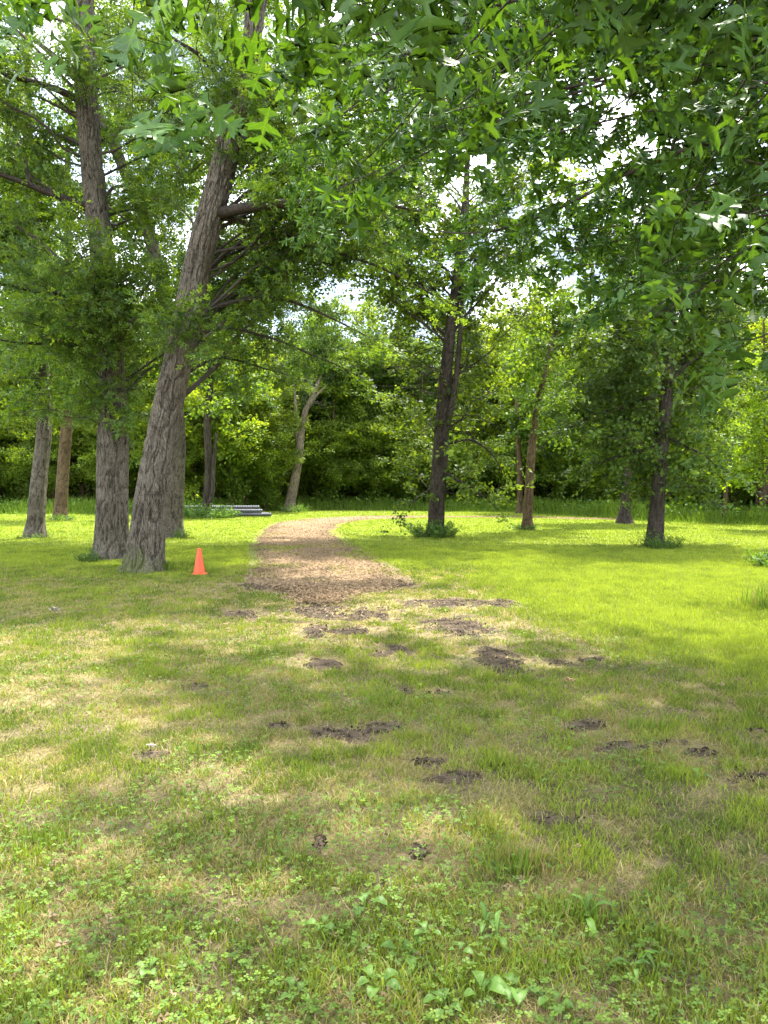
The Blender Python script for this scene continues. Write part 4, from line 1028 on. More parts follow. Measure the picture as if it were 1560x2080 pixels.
# ------------------------------------------------------------------ the red oak over the viewer
def red_oak():
    rg = np.random.default_rng(41)
    org = np.array((6.6, 3.0, float(gh(6.6, 3.0))))
    e = thing('red_oak_tree', 'red oak beyond the right edge whose pointed leaves hang into the top of the picture', 'tree', tuple(org))
    tp = np.array([org + np.array(q) for q in [(0, 0, -0.1), (0, 0, 1), (-0.05, .1, 3), (-.15, .1, 5), (-.1, 0, 8), (0, -.1, 11), (.1, 0, 14)]]); tr = np.array([.36, .3, .27, .24, .18, .12, .04])
    V, T, C = tube(tp, tr, 48, .02, 41, .35, 0, vstep=.1); put('trunk', mesh('trunk', V - org, T, M_BARK, C, smooth=True), e)
    L = [  # (pixels, depth at start, depth at end, radii)
        ([(1900, 60), (1700, 190), (1560, 245), (1480, 275), (1360, 308), (1240, 362), (1130, 430), (1040, 468), (960, 482), (890, 470)], 4.6, 7.2, .035, .006),
        ([(1850, 210), (1700, 330), (1560, 405), (1480, 470), (1400, 505), (1300, 562)], 4.2, 5.6, .026, .005),
        ([(1520, -140), (1480, 0), (1430, 120), (1395, 220), (1350, 330), (1320, 420)], 3.6, 4.6, .013, .004),
        ([(1320, -160), (1210, -10), (1150, 50), (1080, 108), (1000, 160), (930, 215)], 3.4, 4.4, .013, .004),
        ([(1130, -140), (1020, 10), (985, 50), (930, 120), (860, 200), (790, 280)], 3.2, 4.2, .011, .004),
        ([(760, -120), (680, -20), (640, 30), (600, 75), (560, 100)], 2.9, 3.6, .008, .003),
        ([(820, -150), (640, -70), (500, -45), (380, -40), (260, -30), (140, -45), (40, -30)], 2.8, 3.1, .008, .003), ([(860, -190), (640, -110), (420, -75), (300, -60), (200, -60)], 3.0, 3.4, .007, .003),
        ([(900, -140), (820, -40), (760, 30), (720, 90), (700, 150)], 2.9, 3.8, .009, .003),
        ([(1700, -60), (1600, 20), (1540, 100), (1500, 200), (1450, 260)], 2.9, 3.8, .011, .004),
        ([(1750, 400), (1640, 470), (1560, 520), (1480, 560), (1400, 590), (1330, 640)], 3.8, 4.6, .014, .004),
        ([(1700, 80), (1620, 130), (1560, 180), (1490, 240), (1440, 330)], 2.7, 3.4, .009, .003),
        ([(1760, 600), (1660, 640), (1590, 660), (1530, 690)], 3.2, 3.7, .008, .003),
        ([(1760, 380), (1600, 455), (1480, 520), (1400, 560), (1340, 600), (1310, 640)], 3.1, 3.7, .009, .003),
    ]
    boughs = []
    for (pl, d0, d1, r0, r1) in L:
        m_ = len(pl); pts = np.array([P(a, b, d0 + (d1 - d0) * i / (m_ - 1)) for i, (a, b) in enumerate(pl)])
        st, _ = on_line(tp, tr, float(np.clip(pts[0][2] - 0.3, 3.5, 12)))
        pts = np.concatenate([[st, (st + pts[0]) / 2 + np.array((0, 0, .25))], pts])
        s = np.concatenate([[0], np.cumsum(np.linalg.norm(np.diff(pts, axis=0), axis=1))]); uu = np.linspace(0, s[-1], 26)
        q = np.stack([np.interp(uu, s, pts[:, k]) for k in range(3)], 1); q[1:-1] += rg.normal(0, .012, (24, 3)); q = smooth_line(q, 2)
        boughs.append((q, np.concatenate([np.linspace(r0 * 1.8, r0, 8), np.linspace(r0, r1, 18)])))
    n_near = len(boughs)
    # boughs reaching forward over the lawn, a little farther away
    tries = 0
    while len(boughs) < n_near + 68:
        deep = len(boughs) > n_near + 8
        a = rg.uniform(600, 1680); lim = (390 + (a - 560) / 1000 * 230) if deep else (150 + (a - 560) / 1000 * 330)
        b = rg.uniform(-60 if deep else -250, lim); d = rg.uniform(6.6, 11.5) if deep else rg.uniform(4.2, 6.4)
        if ((a - 1230) / 80) ** 2 + ((b - 280) / 190) ** 2 < 1 or ((a - 820) / 60) ** 2 + ((b - 130) / 60) ** 2 < 1: continue
        t_ = P(a, b, d)
        st, _ = on_line(tp, tr, float(np.clip(t_[2] - rg.uniform(0, 1.2), 3.2, 11)))
        p = bough_path(rg, st, t_, 10, .12, .03); boughs.append((p, np.linspace(.028, .005, 10)))
    for (a, b, d) in [(1060, 350, 9), (1130, 380, 10), (1200, 420, 9.5), (1100, 470, 8.5), (1180, 500, 10), (1250, 470, 9), (1040, 520, 9.5), (1140, 555, 9), (1230, 560, 8.5), (980, 430, 9.5)]:
        t_ = P(a, b, d); st, _ = on_line(tp, tr, float(np.clip(t_[2] - .6, 3.2, 11))); boughs.append((bough_path(rg, st, t_, 10, .12, .03), np.linspace(.026, .005, 10)))
    kw = dict(sec_per_m=2.6, sec_len=(.35, .95), tert=4, tert_len=(.12, .32), per_tip=4, tip_r=.09, leaf=SPK, size=.178, flat=.8, start_frac=.42, hang=.55,
              dark=(.042, .11, .022), bright=(.10, .21, .03), droop=.25, updir=0, tert_r=.0025, sec_r=.3)
    def keep(p):
        a, b = px_of(p)
        front = p[:, 1] > 0.5
        lim = np.where(a < 560, 95, 400 + (a - 560) / 1000 * 310 + 70 * (a > 1230))
        return ~(front & ((b > lim))) & ~(front & (p[:, 1] < 2.6) & (a > -300) & (a < 1900) & (b > -60) & (a > 620))
    wood, (V, T, C), fr = foliate(rg, boughs, keep=keep, **kw)
    LP, sd, fw, nm, sz = fr
    # the leaves that show largest are single leaves, the rest one mass
    a, b = px_of(LP); dist = np.linalg.norm(LP - np.array((0, 0, CAM_H)), axis=1)
    vis = (LP[:, 1] > 1) & (a > -40) & (a < 1600) & (b > -50) & (b < 760)
    bad = (dist < 2.3) & (LP[:, 1] > 0)
    order = np.argsort(np.where(vis & ~bad, dist, 1e6))[:300]
    rest = np.ones(len(LP), bool); rest[order] = False; rest &= ~bad
    k = len(SPK[0])
    near_rest = rest & (dist < 6.0)
    V1, T1 = instance_arr(*SPK, LP[rest], sd[rest], fw[rest], nm[rest], sz[rest], sz[rest])
    C1 = leaf_colors(rest.sum(), k, rg, (.042, .11, .022), (.10, .21, .03))
    put('crown', mesh('crown', V1 - org, T1, M_OAKLEAF, C1), e, kind='stuff')
    variants = []
    for q in range(3):
        Vv = ROL[0].copy(); Vv[:, 2] += 0.06 * q * np.sin(6 * Vv[:, 1] + q) * (1 + Vv[:, 0] * 2); Vv[:, 0] *= (1, .88, 1.1)[q]
        variants.append(mesh('leaf', Vv, ROL[1], M_OAKBIG, None, smooth=True))
    for j in order:
        o = bpy.data.objects.new('leaf', variants[int(j) % 3]); COL.objects.link(o); o.parent = e
        s = float(sz[j]) * 1.05
        Mx = Matrix(((sd[j][0] * s, fw[j][0] * s, nm[j][0] * s, LP[j][0] - org[0]), (sd[j][1] * s, fw[j][1] * s, nm[j][1] * s, LP[j][1] - org[1]),
                     (sd[j][2] * s, fw[j][2] * s, nm[j][2] * s, LP[j][2] - org[2]), (0, 0, 0, 1)))
        o.matrix_local = Mx
    for bi in range(n_near):
        V, T, C = merge([tube(boughs[bi][0], boughs[bi][1], 8)] + wood_of(wood, bi)); put('limb', mesh('limb', V - org, T, M_TWIG, C, smooth=True), e)
    pr = []
    for bi in range(n_near, len(boughs)): pr += [tube(boughs[bi][0], boughs[bi][1], 5)]
    pr += wood_of(wood)
    # the high crown over the viewer, out of the picture but shading the turf
    hb = []
    for t_ in envelope_targets(rg, 26, org[0] - 4.5, org[1] - 1.5, 9.0, 8.5, 7.0, 3.2, .2, 5.5):
        st, _ = on_line(tp, tr, float(np.clip(t_[2] - 1.5, 4, 13))); p = bough_path(rg, st, t_, 8, .2, .04); hb.append((p, np.linspace(.07, .01, 8)))
    def keep2(p):
        a, b = px_of(p); return ~((p[:, 1] > 0.5) & (b > -150) & (a > -200) & (a < 1760) & (p[:, 1] < 6))
    crown_obj('upper_crown', spray_crown(rg, hb, org, dict(keep=keep2, spm=2.6, L=1.2, tert=7, tert_len=(.2, .5), per_tip=8, tip_r=.25, leaf=DIA, size=.17, dark=(.042, .11, .022), bright=(.10, .21, .03)), 'upper_crown'), e)
    pr += [tube(p, r_, 5) for p, r_ in hb]
    V, T, C = merge(pr); put('branches', mesh('branches', V - org, T, M_TWIG, C, smooth=True), e, kind='stuff')
red_oak()
print('tris after red oak', TRIS[0])

# ------------------------------------------------------------------ shoots and bushes
def bush(name, label, px, py, w, h, n_stem, n_leaf, seed, size=.07, dark=(.035, .08, .02), bright=(.11, .2, .035), d=None, hollow=0.0):
    rg = np.random.default_rng(seed)
    g_ = G(px, py); x0, y0 = g_; 
    org = np.array((x0, y0, float(gh(x0, y0))))
    e = thing(name, label, 'bush', tuple(org))
    a = rg.uniform(0, 2 * math.pi, n_stem); rr = np.sqrt(rg.uniform(hollow, 1, n_stem))
    st = np.stack([np.cos(a) * rr * w * .35, np.sin(a) * rr * w * .35, np.full(n_stem, -.02)], 1)
    hh = h * rg.uniform(.45, 1, n_stem) * (1 - .3 * rr)
    en = st + np.stack([np.cos(a) * rr * w * .3 + rg.normal(0, .05, n_stem), np.sin(a) * rr * w * .3 + rg.normal(0, .05, n_stem), hh], 1)
    V, T, C = sticks(st, en, np.full(n_stem, .006), np.full(n_stem, .003), (st + en) / 2 + rg.normal(0, .02, (n_stem, 3)))
    put('stems', mesh('stems', V, T, M_TWIG, C), e, kind='stuff')
    i = rg.integers(0, n_stem, n_leaf); t_ = rg.uniform(.15, 1, n_leaf)[:, None]
    p = st[i] + (en - st)[i] * t_ + rg.normal(0, .03, (n_leaf, 3)); p[:, 2] = np.maximum(p[:, 2], .01)
    sd, fw, nm = frames(rg.normal(0, 1, (n_leaf, 3)) + np.array((0, 0, .5)), norm(np.array((0, 0, 1.0)) + rg.normal(0, .5, (n_leaf, 3)))); sz = size * rg.uniform(.6, 1.3, n_leaf)
    V, T = instance_arr(*LOB, p, sd, fw, nm, sz * 1.0, sz * 1.3)
    put('foliage', mesh('foliage', V, T, M_LEAF, leaf_colors(n_leaf, len(LOB[0]), rg, dark, bright)), e, kind='stuff')
bush('bush', 'clump of leafy shoots round the foot of the tall middle oak', 880, 1092, 1.35, .62, 60, 2600, 51)
bush('bush', 'low tuft of shoots round the foot of the small orange brown tree', 1068, 1076, .75, .28, 30, 700, 52, .06)
bush('bush', 'leafy shoots with thin upright stems round the foot of the layered dark oak', 1335, 1116, 1.05, .55, 46, 1300, 53, .05)
bush('bush', 'small dark weeds at the left foot of the upright oak', 182, 1142, .5, .3, 22, 420, 54, .055)
bush('bush', 'thin weeds at the right foot of the slender oak', 368, 1094, .45, .38, 22, 320, 55, .05)
bush('bush', 'tangled low brush in front of the pile of pipes', 402, 1052, 3.6, .95, 120, 4200, 56, .09)
bush('bush', 'leafy brush hanging over the left end of the pipe pile', 452, 1052, 1.5, .5, 40, 700, 66, .09, bright=(.16, .28, .04))
bush('bush', 'weeds round the foot of the pale leaning tree', 600, 1040, 1.6, .6, 40, 700, 57, .1, bright=(.15, .26, .04))
bush('bush', 'green shrub cut off by the right edge of the photo', 1572, 1152, .75, .5, 40, 900, 58, .07, bright=(.14, .25, .035))
bush('bush', 'grassy weeds at the foot of the brown trunked tree', 121, 1058, 1.2, .35, 40, 500, 59, .08, bright=(.15, .25, .04))
bush('bush', 'short weeds at the foot of the slim grey oak', 72, 1094, .8, .2, 30, 300, 60, .05, bright=(.14, .22, .04))

# ------------------------------------------------------------------ lawn
def grass_field():
    rg = np.random.default_rng(88)
    N = 1150000
    # more blades close by, fewer and wider far away
    d = np.exp(rg.uniform(math.log(1.75), math.log(46), int(N * 1.0)))
    d = np.where(rg.random(len(d)) < .42, rg.uniform(4, 20, len(d)) ** 1.0, d)
    half = .56 * d + 1.3
    x = rg.uniform(-1, 1, len(d)) * half; y = d
    gm = green_map(x, y); dm = dry_map(x, y); so = soil_map(x, y); ps = path_sd(x, y)
    clump = fbm(x * 6, y * 6, 23, 3)
    pgrass = sm(fbm(x * .8 + 3, y * .6, 19, 3), .56, .68) * .5
    for (qx, qy, qr, qs) in [(758, 1128, .75, 1.1), (700, 1105, .5, 1.0), (560, 1150, .45, .5), (548, 1088, .4, 1.2), (640, 1180, .35, .3), (790, 1165, .5, .4)]:
        gg = G(qx, qy); pgrass = np.maximum(pgrass, .55 * sm(1.3 - np.sqrt(((x - gg[0]) / qr) ** 2 + ((y - gg[1]) / qs) ** 2) + .8 * (fbm(x * 3, y * 3, 7, 3) - .5), 0, .6))
    k = np.where(ps > -.15, np.clip(pgrass + .02, 0, 1) * 1.0, 1.0)
    k = k * (1 - np.where(y > 6.6, .95, .80) * sm(so, np.where(y > 6.6, -1.2, -.9), np.where(y > 6.6, .0, .4)))
    k = k * (0.35 + 0.65 * np.clip(gm + sm(clump, .3, .6), 0, 1))
    keep = rg.random(len(d)) < k
    E_i = np.interp(x / np.maximum(y, 1), EDGE[:, 0] / EDGE[:, 1], EDGE[:, 1]); keep &= y < E_i + 1.5
    x, y, gm, dm, clump = x[keep], y[keep], gm[keep], dm[keep], clump[keep]; n = len(x)
    px = 1 / 770.0
    w = np.maximum(rg.uniform(.0025, .0055, n), y * px * rg.uniform(.45, .95, n))
    dryb = rg.random(n) < np.clip(dm * .95 + .10 * (1 - gm), 0.04, .9)
    h = rg.uniform(.02, .056, n) * (.6 + .8 * clump) * (1 + .3 * gm)
    tuft = sm(fbm(x * 2.2, y * 2.2, 67, 3), .60, .72) * (y < 14)
    h = h * (1 + .3 * tuft)
    lean = np.where(dryb, rg.uniform(.55, .97, n), rg.uniform(.15, .8, n))
    h = np.where(dryb, h * rg.uniform(.6, 1.2, n), h)
    g1 = np.array((.09, .145, .018)); g2 = np.array((.31, .385, .043)); s1 = np.array((.20, .175, .06)); s2 = np.array((.42, .375, .15))
    v = np.clip(rg.random(n) * .75 + .40 * gm + .9 * (fbm(x * 1.5, y * 1.1, 99, 4) - .5) + .5 * (vn(x * 7, y * 4, 98) - .5), 0, 1)[:, None]; u2 = rg.random((n, 1))
    c = np.where(dryb[:, None], s1 * (1 - u2) + s2 * u2, g1 * (1 - v) + g2 * v)
    c = np.where(dryb[:, None] & (gm > .6)[:, None], c * .45 + np.array((.25, .31, .04)) * .55, c)
    m = y < 4.6
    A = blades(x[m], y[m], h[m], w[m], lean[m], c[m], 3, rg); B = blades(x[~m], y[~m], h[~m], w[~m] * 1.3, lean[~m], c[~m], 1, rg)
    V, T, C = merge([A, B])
    put('grass', mesh('grass', V, T, M_GRASS, C), kind='stuff', label='patchy mown grass of the lawn, lush and yellow green on the right')
    # matted dead grass lying on the soil in the foreground
    n = 170000; y = np.exp(rg.uniform(math.log(1.75), math.log(13), n)); x = rg.uniform(-1, 1, n) * (.56 * y + 1.2)
    so = soil_map(x, y); gm = green_map(x, y); kk = (rg.random(n) < np.clip(.25 + dry_map(x, y) * 1.1, 0, 1) * (1 - .85 * gm)) & (so < .5); x, y = x[kk], y[kk]; n = len(x)
    u2 = rg.random((n, 1)); c = np.array((.13, .10, .055)) * (1 - u2) + np.array((.46, .38, .18)) * u2
    h = rg.uniform(.03, .09, n); w = np.maximum(rg.uniform(.002, .004, n), y / 770 * .6)
    V, T, C = blades(x, y, h, w, rg.uniform(.9, .995, n), c, 1, rg, z0=.006)
    put('dead_grass', mesh('dead_grass', V, T, M_GRASS, C), kind='stuff', label='matted dead grass lying between the green blades in the foreground')
grass_field()
print('tris after grass', TRIS[0])

# clover and small round weeds
def clover():
    rg = np.random.default_rng(90)
    n = 26000; y = np.exp(rg.uniform(math.log(1.8), math.log(11), n)); x = rg.uniform(-1, 1, n) * (.56 * y + 1)
    cm = fbm(x * .9 + 11, y * .9, 29, 3) + .10 * sm(3.2 - y, 0, 1.2) + .05 * sm(-x, 0, 1)
    k = (rg.random(n) < sm(cm, .47, .62)) & (soil_map(x, y) < .1) & (path_sd(x, y) < 0) & (green_map(x, y) < .75); x, y = x[k], y[k]; n = len(x)
    z = gh(x, y) + rg.uniform(.015, .055, n)
    tv = []; tt = []
    for q in range(3):
        a = q * 2.094; c_, s_ = math.cos(a), math.sin(a); b = len(tv)
        for (u_, v_, w_) in [(0, .05, 0), (.42, .45, .08), (.34, .85, .1), (0, .92, .04), (-.34, .85, .1), (-.42, .45, .08)]: tv.append((u_ * c_ - v_ * s_, u_ * s_ + v_ * c_, w_))
        tt += [(b, b + 1, b + 2), (b, b + 2, b + 3), (b, b + 3, b + 4), (b, b + 4, b + 5)]
    sd, fw, nm = frames(np.stack([rg.normal(0, 1, n), rg.normal(0, 1, n), np.zeros(n)], 1), norm(np.array((0, 0, 1.0)) + rg.normal(0, .28, (n, 3)))); sz = rg.uniform(.008, .015, n) * (1 + .03 * y)
    V, T = instance_arr(np.array(tv), np.array(tt), np.stack([x, y, z], 1), sd, fw, nm, sz, sz)
    put('clover', mesh('clover', V, T, M_GRASS, leaf_colors(n, len(tv), rg, (.075, .145, .022), (.185, .29, .04))), kind='stuff', label='clover and small round weeds spread through the turf in the foreground')
clover()

# plantain weeds with broad leaves
def weed_leaf(narrow=False):
    V = []; T = []
    prof = [(0, .012), (.25, .02), (.38, .12), (.52, .22), (.68, .25), (.84, .17), (1, 0.0)]
    if narrow: prof = [(0, .012), (.2, .03), (.4, .075), (.6, .10), (.8, .085), (.92, .05), (1, 0)]
    for (y, w) in prof:
        z = .5 * math.sin(min(y, .62) * 2.0) - .55 * max(0, y - .5) ** 1.3
        V += [(-w, y, z + .3 * w), (0, y, z - .02), (w, y, z + .3 * w)]
    for q in range(len(prof) - 1):
        b = q * 3
        for s in (0, 1): T += [(b + s, b + s + 1, b + s + 4), (b + s, b + s + 4, b + s + 3)]
    return np.array(V, float), np.array(T)
WL = mesh('leaf', *weed_leaf(), M_WEED, None, smooth=True); WN = mesh('leaf', *weed_leaf(True), M_WEED, None, smooth=True)
def weed(px, py, nl, size, label, seed, narrow=False, group=None):
    rg = np.random.default_rng(seed); g_ = G(px, py)
    e = thing('dandelion_weed' if narrow else 'plantain_weed', label, 'weed', (g_[0], g_[1], float(gh(*g_))), rg.uniform(0, 6.28), group)
    for q in range(nl):
        o = bpy.data.objects.new('leaf', WN if narrow else WL); COL.objects.link(o); o.parent = e
        s = size * 1.05 * rg.uniform(.7, 1.15); o.scale = (s, s, s)
        o.rotation_euler = (rg.uniform(-.28, .22) + (.6 if narrow and q % 2 else 0), rg.uniform(-.2, .2), q * 2.4 + rg.uniform(-.4, .4)); o.location = (0, 0, .014)
for args in [(742, 1862, 4, .075, 'plantain weed whose single broad pale leaf stands alone above the clover', 1),
             (768, 2030, 5, .085, 'broad leaved plantain at the bottom edge, left of the two round leaved clumps', 2),
             (815, 1965, 5, .07, 'pale plantain rosette in the clover below the grass tuft', 3),
             (1050, 2035, 6, .085, 'largest plantain at the bottom edge, right of centre, with one upright round leaf', 4),
             (978, 2045, 4, .075, 'small flat plantain just left of the largest one', 5),
             (932, 1958, 3, .05, 'tiny weed with one round bright leaf on bare thatch', 6),
             (868, 1925, 4, .06, 'small plantain between the clover and the thatch', 7),
             (905, 2068, 5, .07, 'low weed cut off by the bottom edge of the photo', 8),
             (655, 1905, 5, .06, 'round leaved weed in the clover left of the lone pale plantain leaf', 9),
             (1125, 2062, 4, .06, 'small weed at the bottom edge beside the largest plantain', 12),
             (1420, 1585, 3, .06, 'little weed near the long dark rut on the right', 13),
             (300, 1995, 5, .055, 'round leaved weed in the thick clover at the bottom left', 14),
             (600, 2045, 5, .065, 'low rosette among pale dead leaves at the bottom edge', 15)]:
    weed(*args[:4], args[4], 200 + args[5])
for args in [(1295, 1985, 4, .09, 'narrow leaved dandelion weed in the grass at the lower right', 1), (1190, 1880, 4, .11, 'upright dock like weed in the tall tuft right of the middle', 2),
             (1335, 1990, 3, .09, 'thin upright weed with two long leaves at the lower right', 3), (1010, 1925, 5, .09, 'ragged dandelion weed in the middle of the foreground', 4),
             (985, 1900, 4, .08, 'bent dandelion weed behind the ragged one', 5), (1045, 1780, 3, .08, 'dark narrow weed under the yellow grass tuft', 6)]:
    weed(*args[:4], args[4], 300 + args[5], True)

# tall grass tufts: each a thing
def tuft(px, py, n, h, r, label, seed, dry=.3):
    rg = np.random.default_rng(seed); g_ = G(px, py); x0, y0 = g_
    x = x0 + rg.normal(0, r, n); y = y0 + rg.normal(0, r * .7, n); hh = h * rg.uniform(.4, 1, n)
    dryb = rg.random((n, 1)) < dry; v = rg.random((n, 1))
    c = np.where(dryb, np.array((.24, .18, .07)) * (1 - v) + np.array((.36, .28, .12)) * v, np.array((.08, .15, .02)) * (1 - v) + np.array((.19, .28, .03)) * v)
    V, T, C = blades(x, y, hh, np.maximum(rg.uniform(.003, .006, n), y0 / 770 * .7), rg.uniform(.05, .6, n), c, 3, rg)
    org = np.array((x0, y0, float(gh(x0, y0))))
    put('grass_tuft', mesh('grass_tuft', V - org, T, M_GRASS, C), kind='thing', label=label, cat='grass tuft', loc=tuple(org))
tuft(1060, 1775, 420, .13, .085, 'tall yellow green grass tuft with reddish base right of centre in the foreground', 1, .35)
tuft(1180, 1870, 200, .11, .06, 'smaller upright grass tuft below and right of the tall yellow green one', 2, .15)
tuft(980, 1690, 140, .09, .07, 'dry reddish grass tuft above the tall yellow green one', 3, .6)
tuft(1310, 1480, 160, .12, .10, 'green grass tuft above the long dark rut', 4, .1)
tuft(780, 1430, 160, .12, .08, 'upright grass tuft beside the middle soil patches', 5, .1)
tuft(330, 1160, 300, .24, .10, 'long grass at the right foot of the leaning oak', 6, .1)
tuft(1592, 1240, 500, .42, .22, 'tall grass blades cut off by the right edge of the lawn', 7, .1)
tuft(395, 1535, 110, .10, .07, 'bright grass tuft on the dry turf at left', 8, .1)
tuft(90, 1720, 160, .11, .10, 'grass tuft near the left edge in the foreground', 9, .1)

# wood chips strewn over the path and its ragged rim, and clods in the bare patches
def chips():
    rg = np.random.default_rng(92)
    n = 60000; i = rg.integers(0, 140, n); t_ = rg.uniform(-.06, 1.06, n)[:, None]
    wgt = rg.random(n) ** 2.2; i = (wgt * 139).astype(int)
    q = PL[i] * (1 - t_) + PR[i] * t_ + rg.normal(0, .16, (n, 2))
    k = (q[:, 1] > 10.2) & (rg.random(n) < np.where(path_sd(q[:, 0], q[:, 1]) > 0, 1, .35)); q = q[k]
    m = 900; q2 = np.stack([rg.normal(-.6, .9, m), rg.uniform(8.2, 12, m)], 1); q = np.concatenate([q, q2]); n = len(q)
    z = gh(q[:, 0], q[:, 1]) + .028 + rg.uniform(0, .012, n)
    tv = np.array([(-.5, -1, 0), (.5, -.8, .1), (.4, 1, 0), (-.4, .8, .12)], float); tt = np.array([(0, 1, 2), (0, 2, 3)])
    sd, fw, nm = frames(np.stack([rg.normal(0, 1, n), rg.normal(0, 1, n), rg.normal(0, .2, n)], 1), norm(np.array((0, 0, 1.0)) + rg.normal(0, .45, (n, 3))))
    V, T = instance_arr(tv, tt, np.stack([q[:, 0], q[:, 1], z], 1), sd, fw, nm, rg.uniform(.006, .014, n), rg.uniform(.012, .034, n))
    v = rg.random((n, 1)); c = np.array((.11, .075, .042)) * (1 - v) + np.array((.36, .25, .145)) * v
    put('wood_chips', mesh('wood_chips', V, T, M_CHIP, np.repeat(c, 4, 0)), kind='stuff', label='loose brown wood chips covering the curved path')
    # clods
    P_, S_ = [], []
    for s in SOILW:
        m = int(np.clip(520 * s[2] * s[3] / .15, 50, 900)); a = rg.uniform(0, 6.28, m); r_ = np.sqrt(rg.random(m)) * 1.1
        u_, v_ = np.cos(a) * r_ * s[2], np.sin(a) * r_ * s[3]; c_, n_ = math.cos(s[4]), math.sin(s[4])
        P_.append(np.stack([s[0] + u_ * c_ - v_ * n_, s[1] + u_ * n_ + v_ * c_], 1)); S_.append(rg.uniform(.3, 1, m) ** 2 * .015)
    Pp = np.concatenate(P_); Ss = np.concatenate(S_); n = len(Pp)
    k = soil_map(Pp[:, 0], Pp[:, 1]) > -.15; Pp, Ss = Pp[k], Ss[k]; n = len(Pp)
    ov = np.array([(1, 0, 0), (0, 1, 0), (-1, 0, 0), (0, -1, 0), (.2, .1, .8), (-.1, 0, -.7)], float); ot = np.array([(0, 1, 4), (1, 2, 4), (2, 3, 4), (3, 0, 4), (1, 0, 5), (2, 1, 5), (3, 2, 5), (0, 3, 5)])
    sd, fw, nm = frames(rg.normal(0, 1, (n, 3)), rg.normal(0, 1, (n, 3)))
    V, T = instance_arr(ov, ot, np.stack([Pp[:, 0], Pp[:, 1], gh(Pp[:, 0], Pp[:, 1]) + .012], 1), sd, fw, nm, Ss, Ss * rg.uniform(.7, 1.5, n), Ss * .8)
    v = rg.random((n, 1)) ** 2; c = np.array((.03, .022, .016)) * (1 - v) + np.array((.17, .125, .085)) * v
    put('soil_clods', mesh('soil_clods', V + rg.normal(0, .002, V.shape), T, M_SOIL, np.repeat(c, 6, 0)), kind='stuff', label='crumbled dark clods in the churned bare patches of the turf')
    # dead oak leaves and twigs in the turf
    n = 240; y = np.exp(rg.uniform(math.log(2), math.log(12), n)); x = rg.uniform(-1, 1, n) * .55 * y
    sd, fw, nm = frames(np.stack([rg.normal(0, 1, n), rg.normal(0, 1, n), rg.normal(0, .2, n)], 1), norm(np.array((0, 0, 1.0)) + rg.normal(0, .5, (n, 3))))
    sz = rg.uniform(.02, .055, n); V, T = instance_arr(*LOB, np.stack([x, y, gh(x, y) + .03], 1), sd, fw, nm, sz, sz)
    v = rg.random((n, 1)); c = np.array((.13, .085, .05)) * (1 - v) + np.array((.28, .2, .13)) * v
    put('leaf_litter', mesh('leaf_litter', V, T, M_CHIP, np.repeat(c, len(LOB[0]), 0)), kind='stuff', label='small brown dead leaves scattered in the turf')
chips()

def dry_leaf(px, py, size, col, label, seed):
    rg = np.random.default_rng(seed); g_ = G(px, py); V = ROL[0].copy()
    V[:, 2] = .5 * V[:, 0] ** 2 * 3 + .12 * np.sin(7 * V[:, 1]) + rg.normal(0, .03, len(V)); V[:, 0] *= 1.3
    V2 = V.copy(); V2[:, 2] += .1; V2 = V2[:, [1, 0, 2]] * .8 + np.array((-.3, .3, .1))
    VV = np.concatenate([V, V2]) * size; TT = np.concatenate([ROL[1], ROL[1] + len(V)])
    me = mesh('dry_leaf', VV, TT, M_CHIP, np.tile(np.array(col), (len(VV), 1)), smooth=True)
    o = put('dry_leaf', me, label=label, cat='leaf', loc=(g_[0], g_[1], float(gh(*g_)) + .05)); o.rotation_euler = (.2, .25, rg.uniform(0, 6))
dry_leaf(118, 1247, .13, (.42, .38, .30), 'curled pale dead leaf lying on the lawn near the left edge', 1)
dry_leaf(1165, 1398, .09, (.5, .33, .2), 'curled pale orange dead leaf on the turf right of the soil patches', 2)
dry_leaf(312, 1538, .055, (.34, .29, .24), 'small grey dead leaf in a bare spot of the dry turf at left', 3)

# ------------------------------------------------------------------ orange cone
def lathe(prof, sides):
    th = np.linspace(0, 2 * math.pi, sides, endpoint=False); prof = np.array(prof)
    V = np.stack([prof[:, 0:1] * np.cos(th), prof[:, 0:1] * np.sin(th), np.repeat(prof[:, 1:2], sides, 1)], -1)
    n = len(prof); idx = np.arange(n * sides).reshape(n, sides); j = np.roll(idx, -1, 1)
    return V.reshape(-1, 3), np.stack([idx[:-1], j[:-1], j[1:], idx[1:]], -1).reshape(-1, 4)
M_CONE = plain('orange_plastic', (.80, .085, .025), .42, .4, .06, 6, .1, 30)
g_ = G(405, 1167)
cone = thing('traffic_cone', 'bright orange plastic cone standing on the grass beside the leaning oak', 'traffic cone', (g_[0], g_[1], float(gh(*g_)) + .005))
V, Q = lathe([(.105, .012), (.102, .03), (.034, .445), (.030, .46), (.024, .464), (.020, .458), (.021, .44), (.09, .03)], 40)
put('cone_body', mesh('cone_body', V, Q, M_CONE, None, smooth=True, quads=True), cone)
th = np.linspace(0, 2 * math.pi, 32, endpoint=False); sq = .128 / np.maximum(np.abs(np.cos(th)), np.abs(np.sin(th))) ; sq = np.minimum(sq, .155)
rows = []
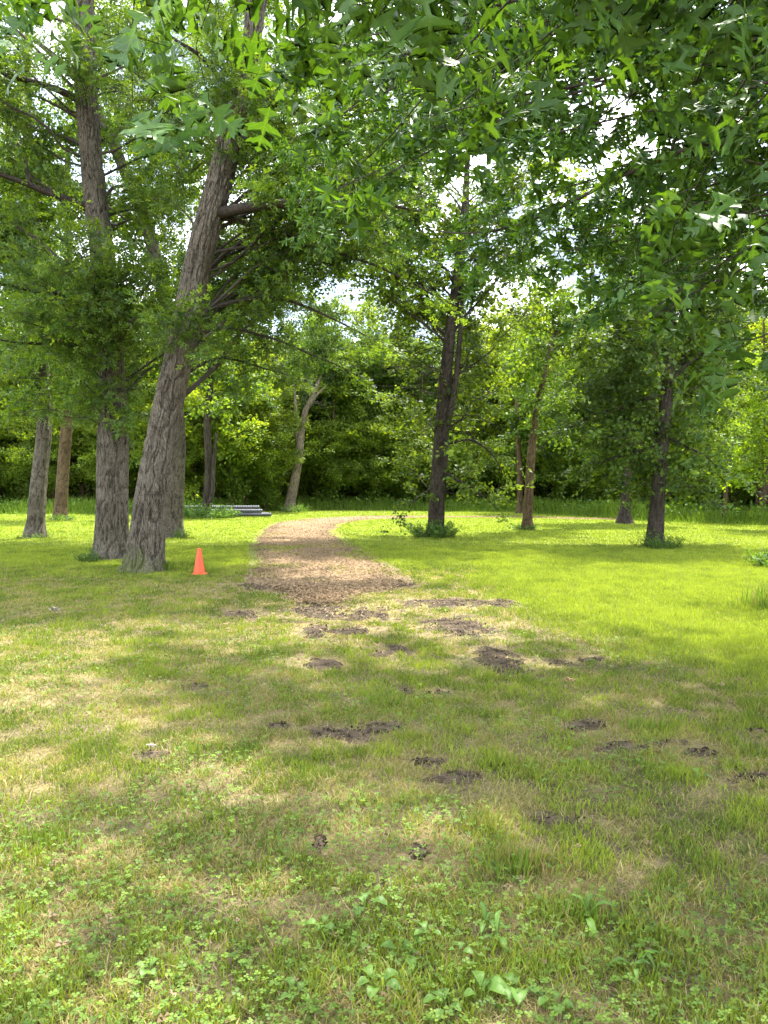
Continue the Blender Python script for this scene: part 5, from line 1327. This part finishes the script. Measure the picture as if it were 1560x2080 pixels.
for (f_, z_) in [(1.0, 0), (1.0, .016), (.97, .02), (.75, .022), (.0, .022)]: rows.append(np.stack([sq * f_ * np.cos(th), sq * f_ * np.sin(th), np.full(32, z_)], 1))
V = np.concatenate(rows); idx = np.arange(5 * 32).reshape(5, 32); j = np.roll(idx, -1, 1); Q = np.stack([idx[:-1], j[:-1], j[1:], idx[1:]], -1).reshape(-1, 4)
put('base_flange', mesh('base_flange', V, Q, M_CONE, None, quads=True), cone)

# ------------------------------------------------------------------ corrugated pipes
M_PIPE = plain('grey_black_plastic', (.06, .064, .08), .45, .5, .15, 5)
def pipe_mesh(L):
    r0, pitch = .100, .085; prof = [(r0 - .022, 0)]
    z = .01
    while z < L:
        prof += [(r0 - .024, z), (r0 - .022, z + .02), (r0, z + .03), (r0, z + .06), (r0 - .022, z + .07)]; z += pitch
    zE = z
    prof = [(r0 - .03, .3), (r0 - .03, .0)] + prof + [(r0 - .02, zE), (r0 - .03, zE), (r0 - .03, zE - .3)]
    V, Q = lathe(prof, 20); V = V[:, [2, 0, 1]]; V[:, 0] = -V[:, 0]
    return mesh('corrugated_pipe', V, Q, M_PIPE, None, smooth=False, quads=True)
PM = pipe_mesh(5.0)
g_ = G(550, 1050.5); yb = g_[1] + .2
spec = [(551, 0, 0, 'front pipe of the bottom row, reaching farthest right'), (546, 1, 0, 'middle pipe of the bottom row'), (543, 2, 0, 'rear pipe of the bottom row against the brush'),
        (533, .5, 1, 'front pipe of the middle row'), (528, 1.5, 1, 'rear pipe of the middle row'), (527, 1, 2, 'single pipe lying on top')]
for (px, jy, lv, lb) in spec:
    y = yb + jy * .205; x = (px - 780) / F * y
    put('corrugated_pipe', PM, label='grey corrugated plastic ' + lb.replace('pipe', 'pipe', 1) + ' of the pile' if 'row' not in lb else 'grey corrugated plastic ' + lb + ' of the pile', cat='pipe', group='corrugated pipes piled at the wood edge', loc=(x, y, .12 + lv * .178)).rotation_euler = (0, 0, [-.01, .006, 0, .012, -.008, .004][spec.index((px, jy, lv, lb))])
print('total tris', TRIS[0])
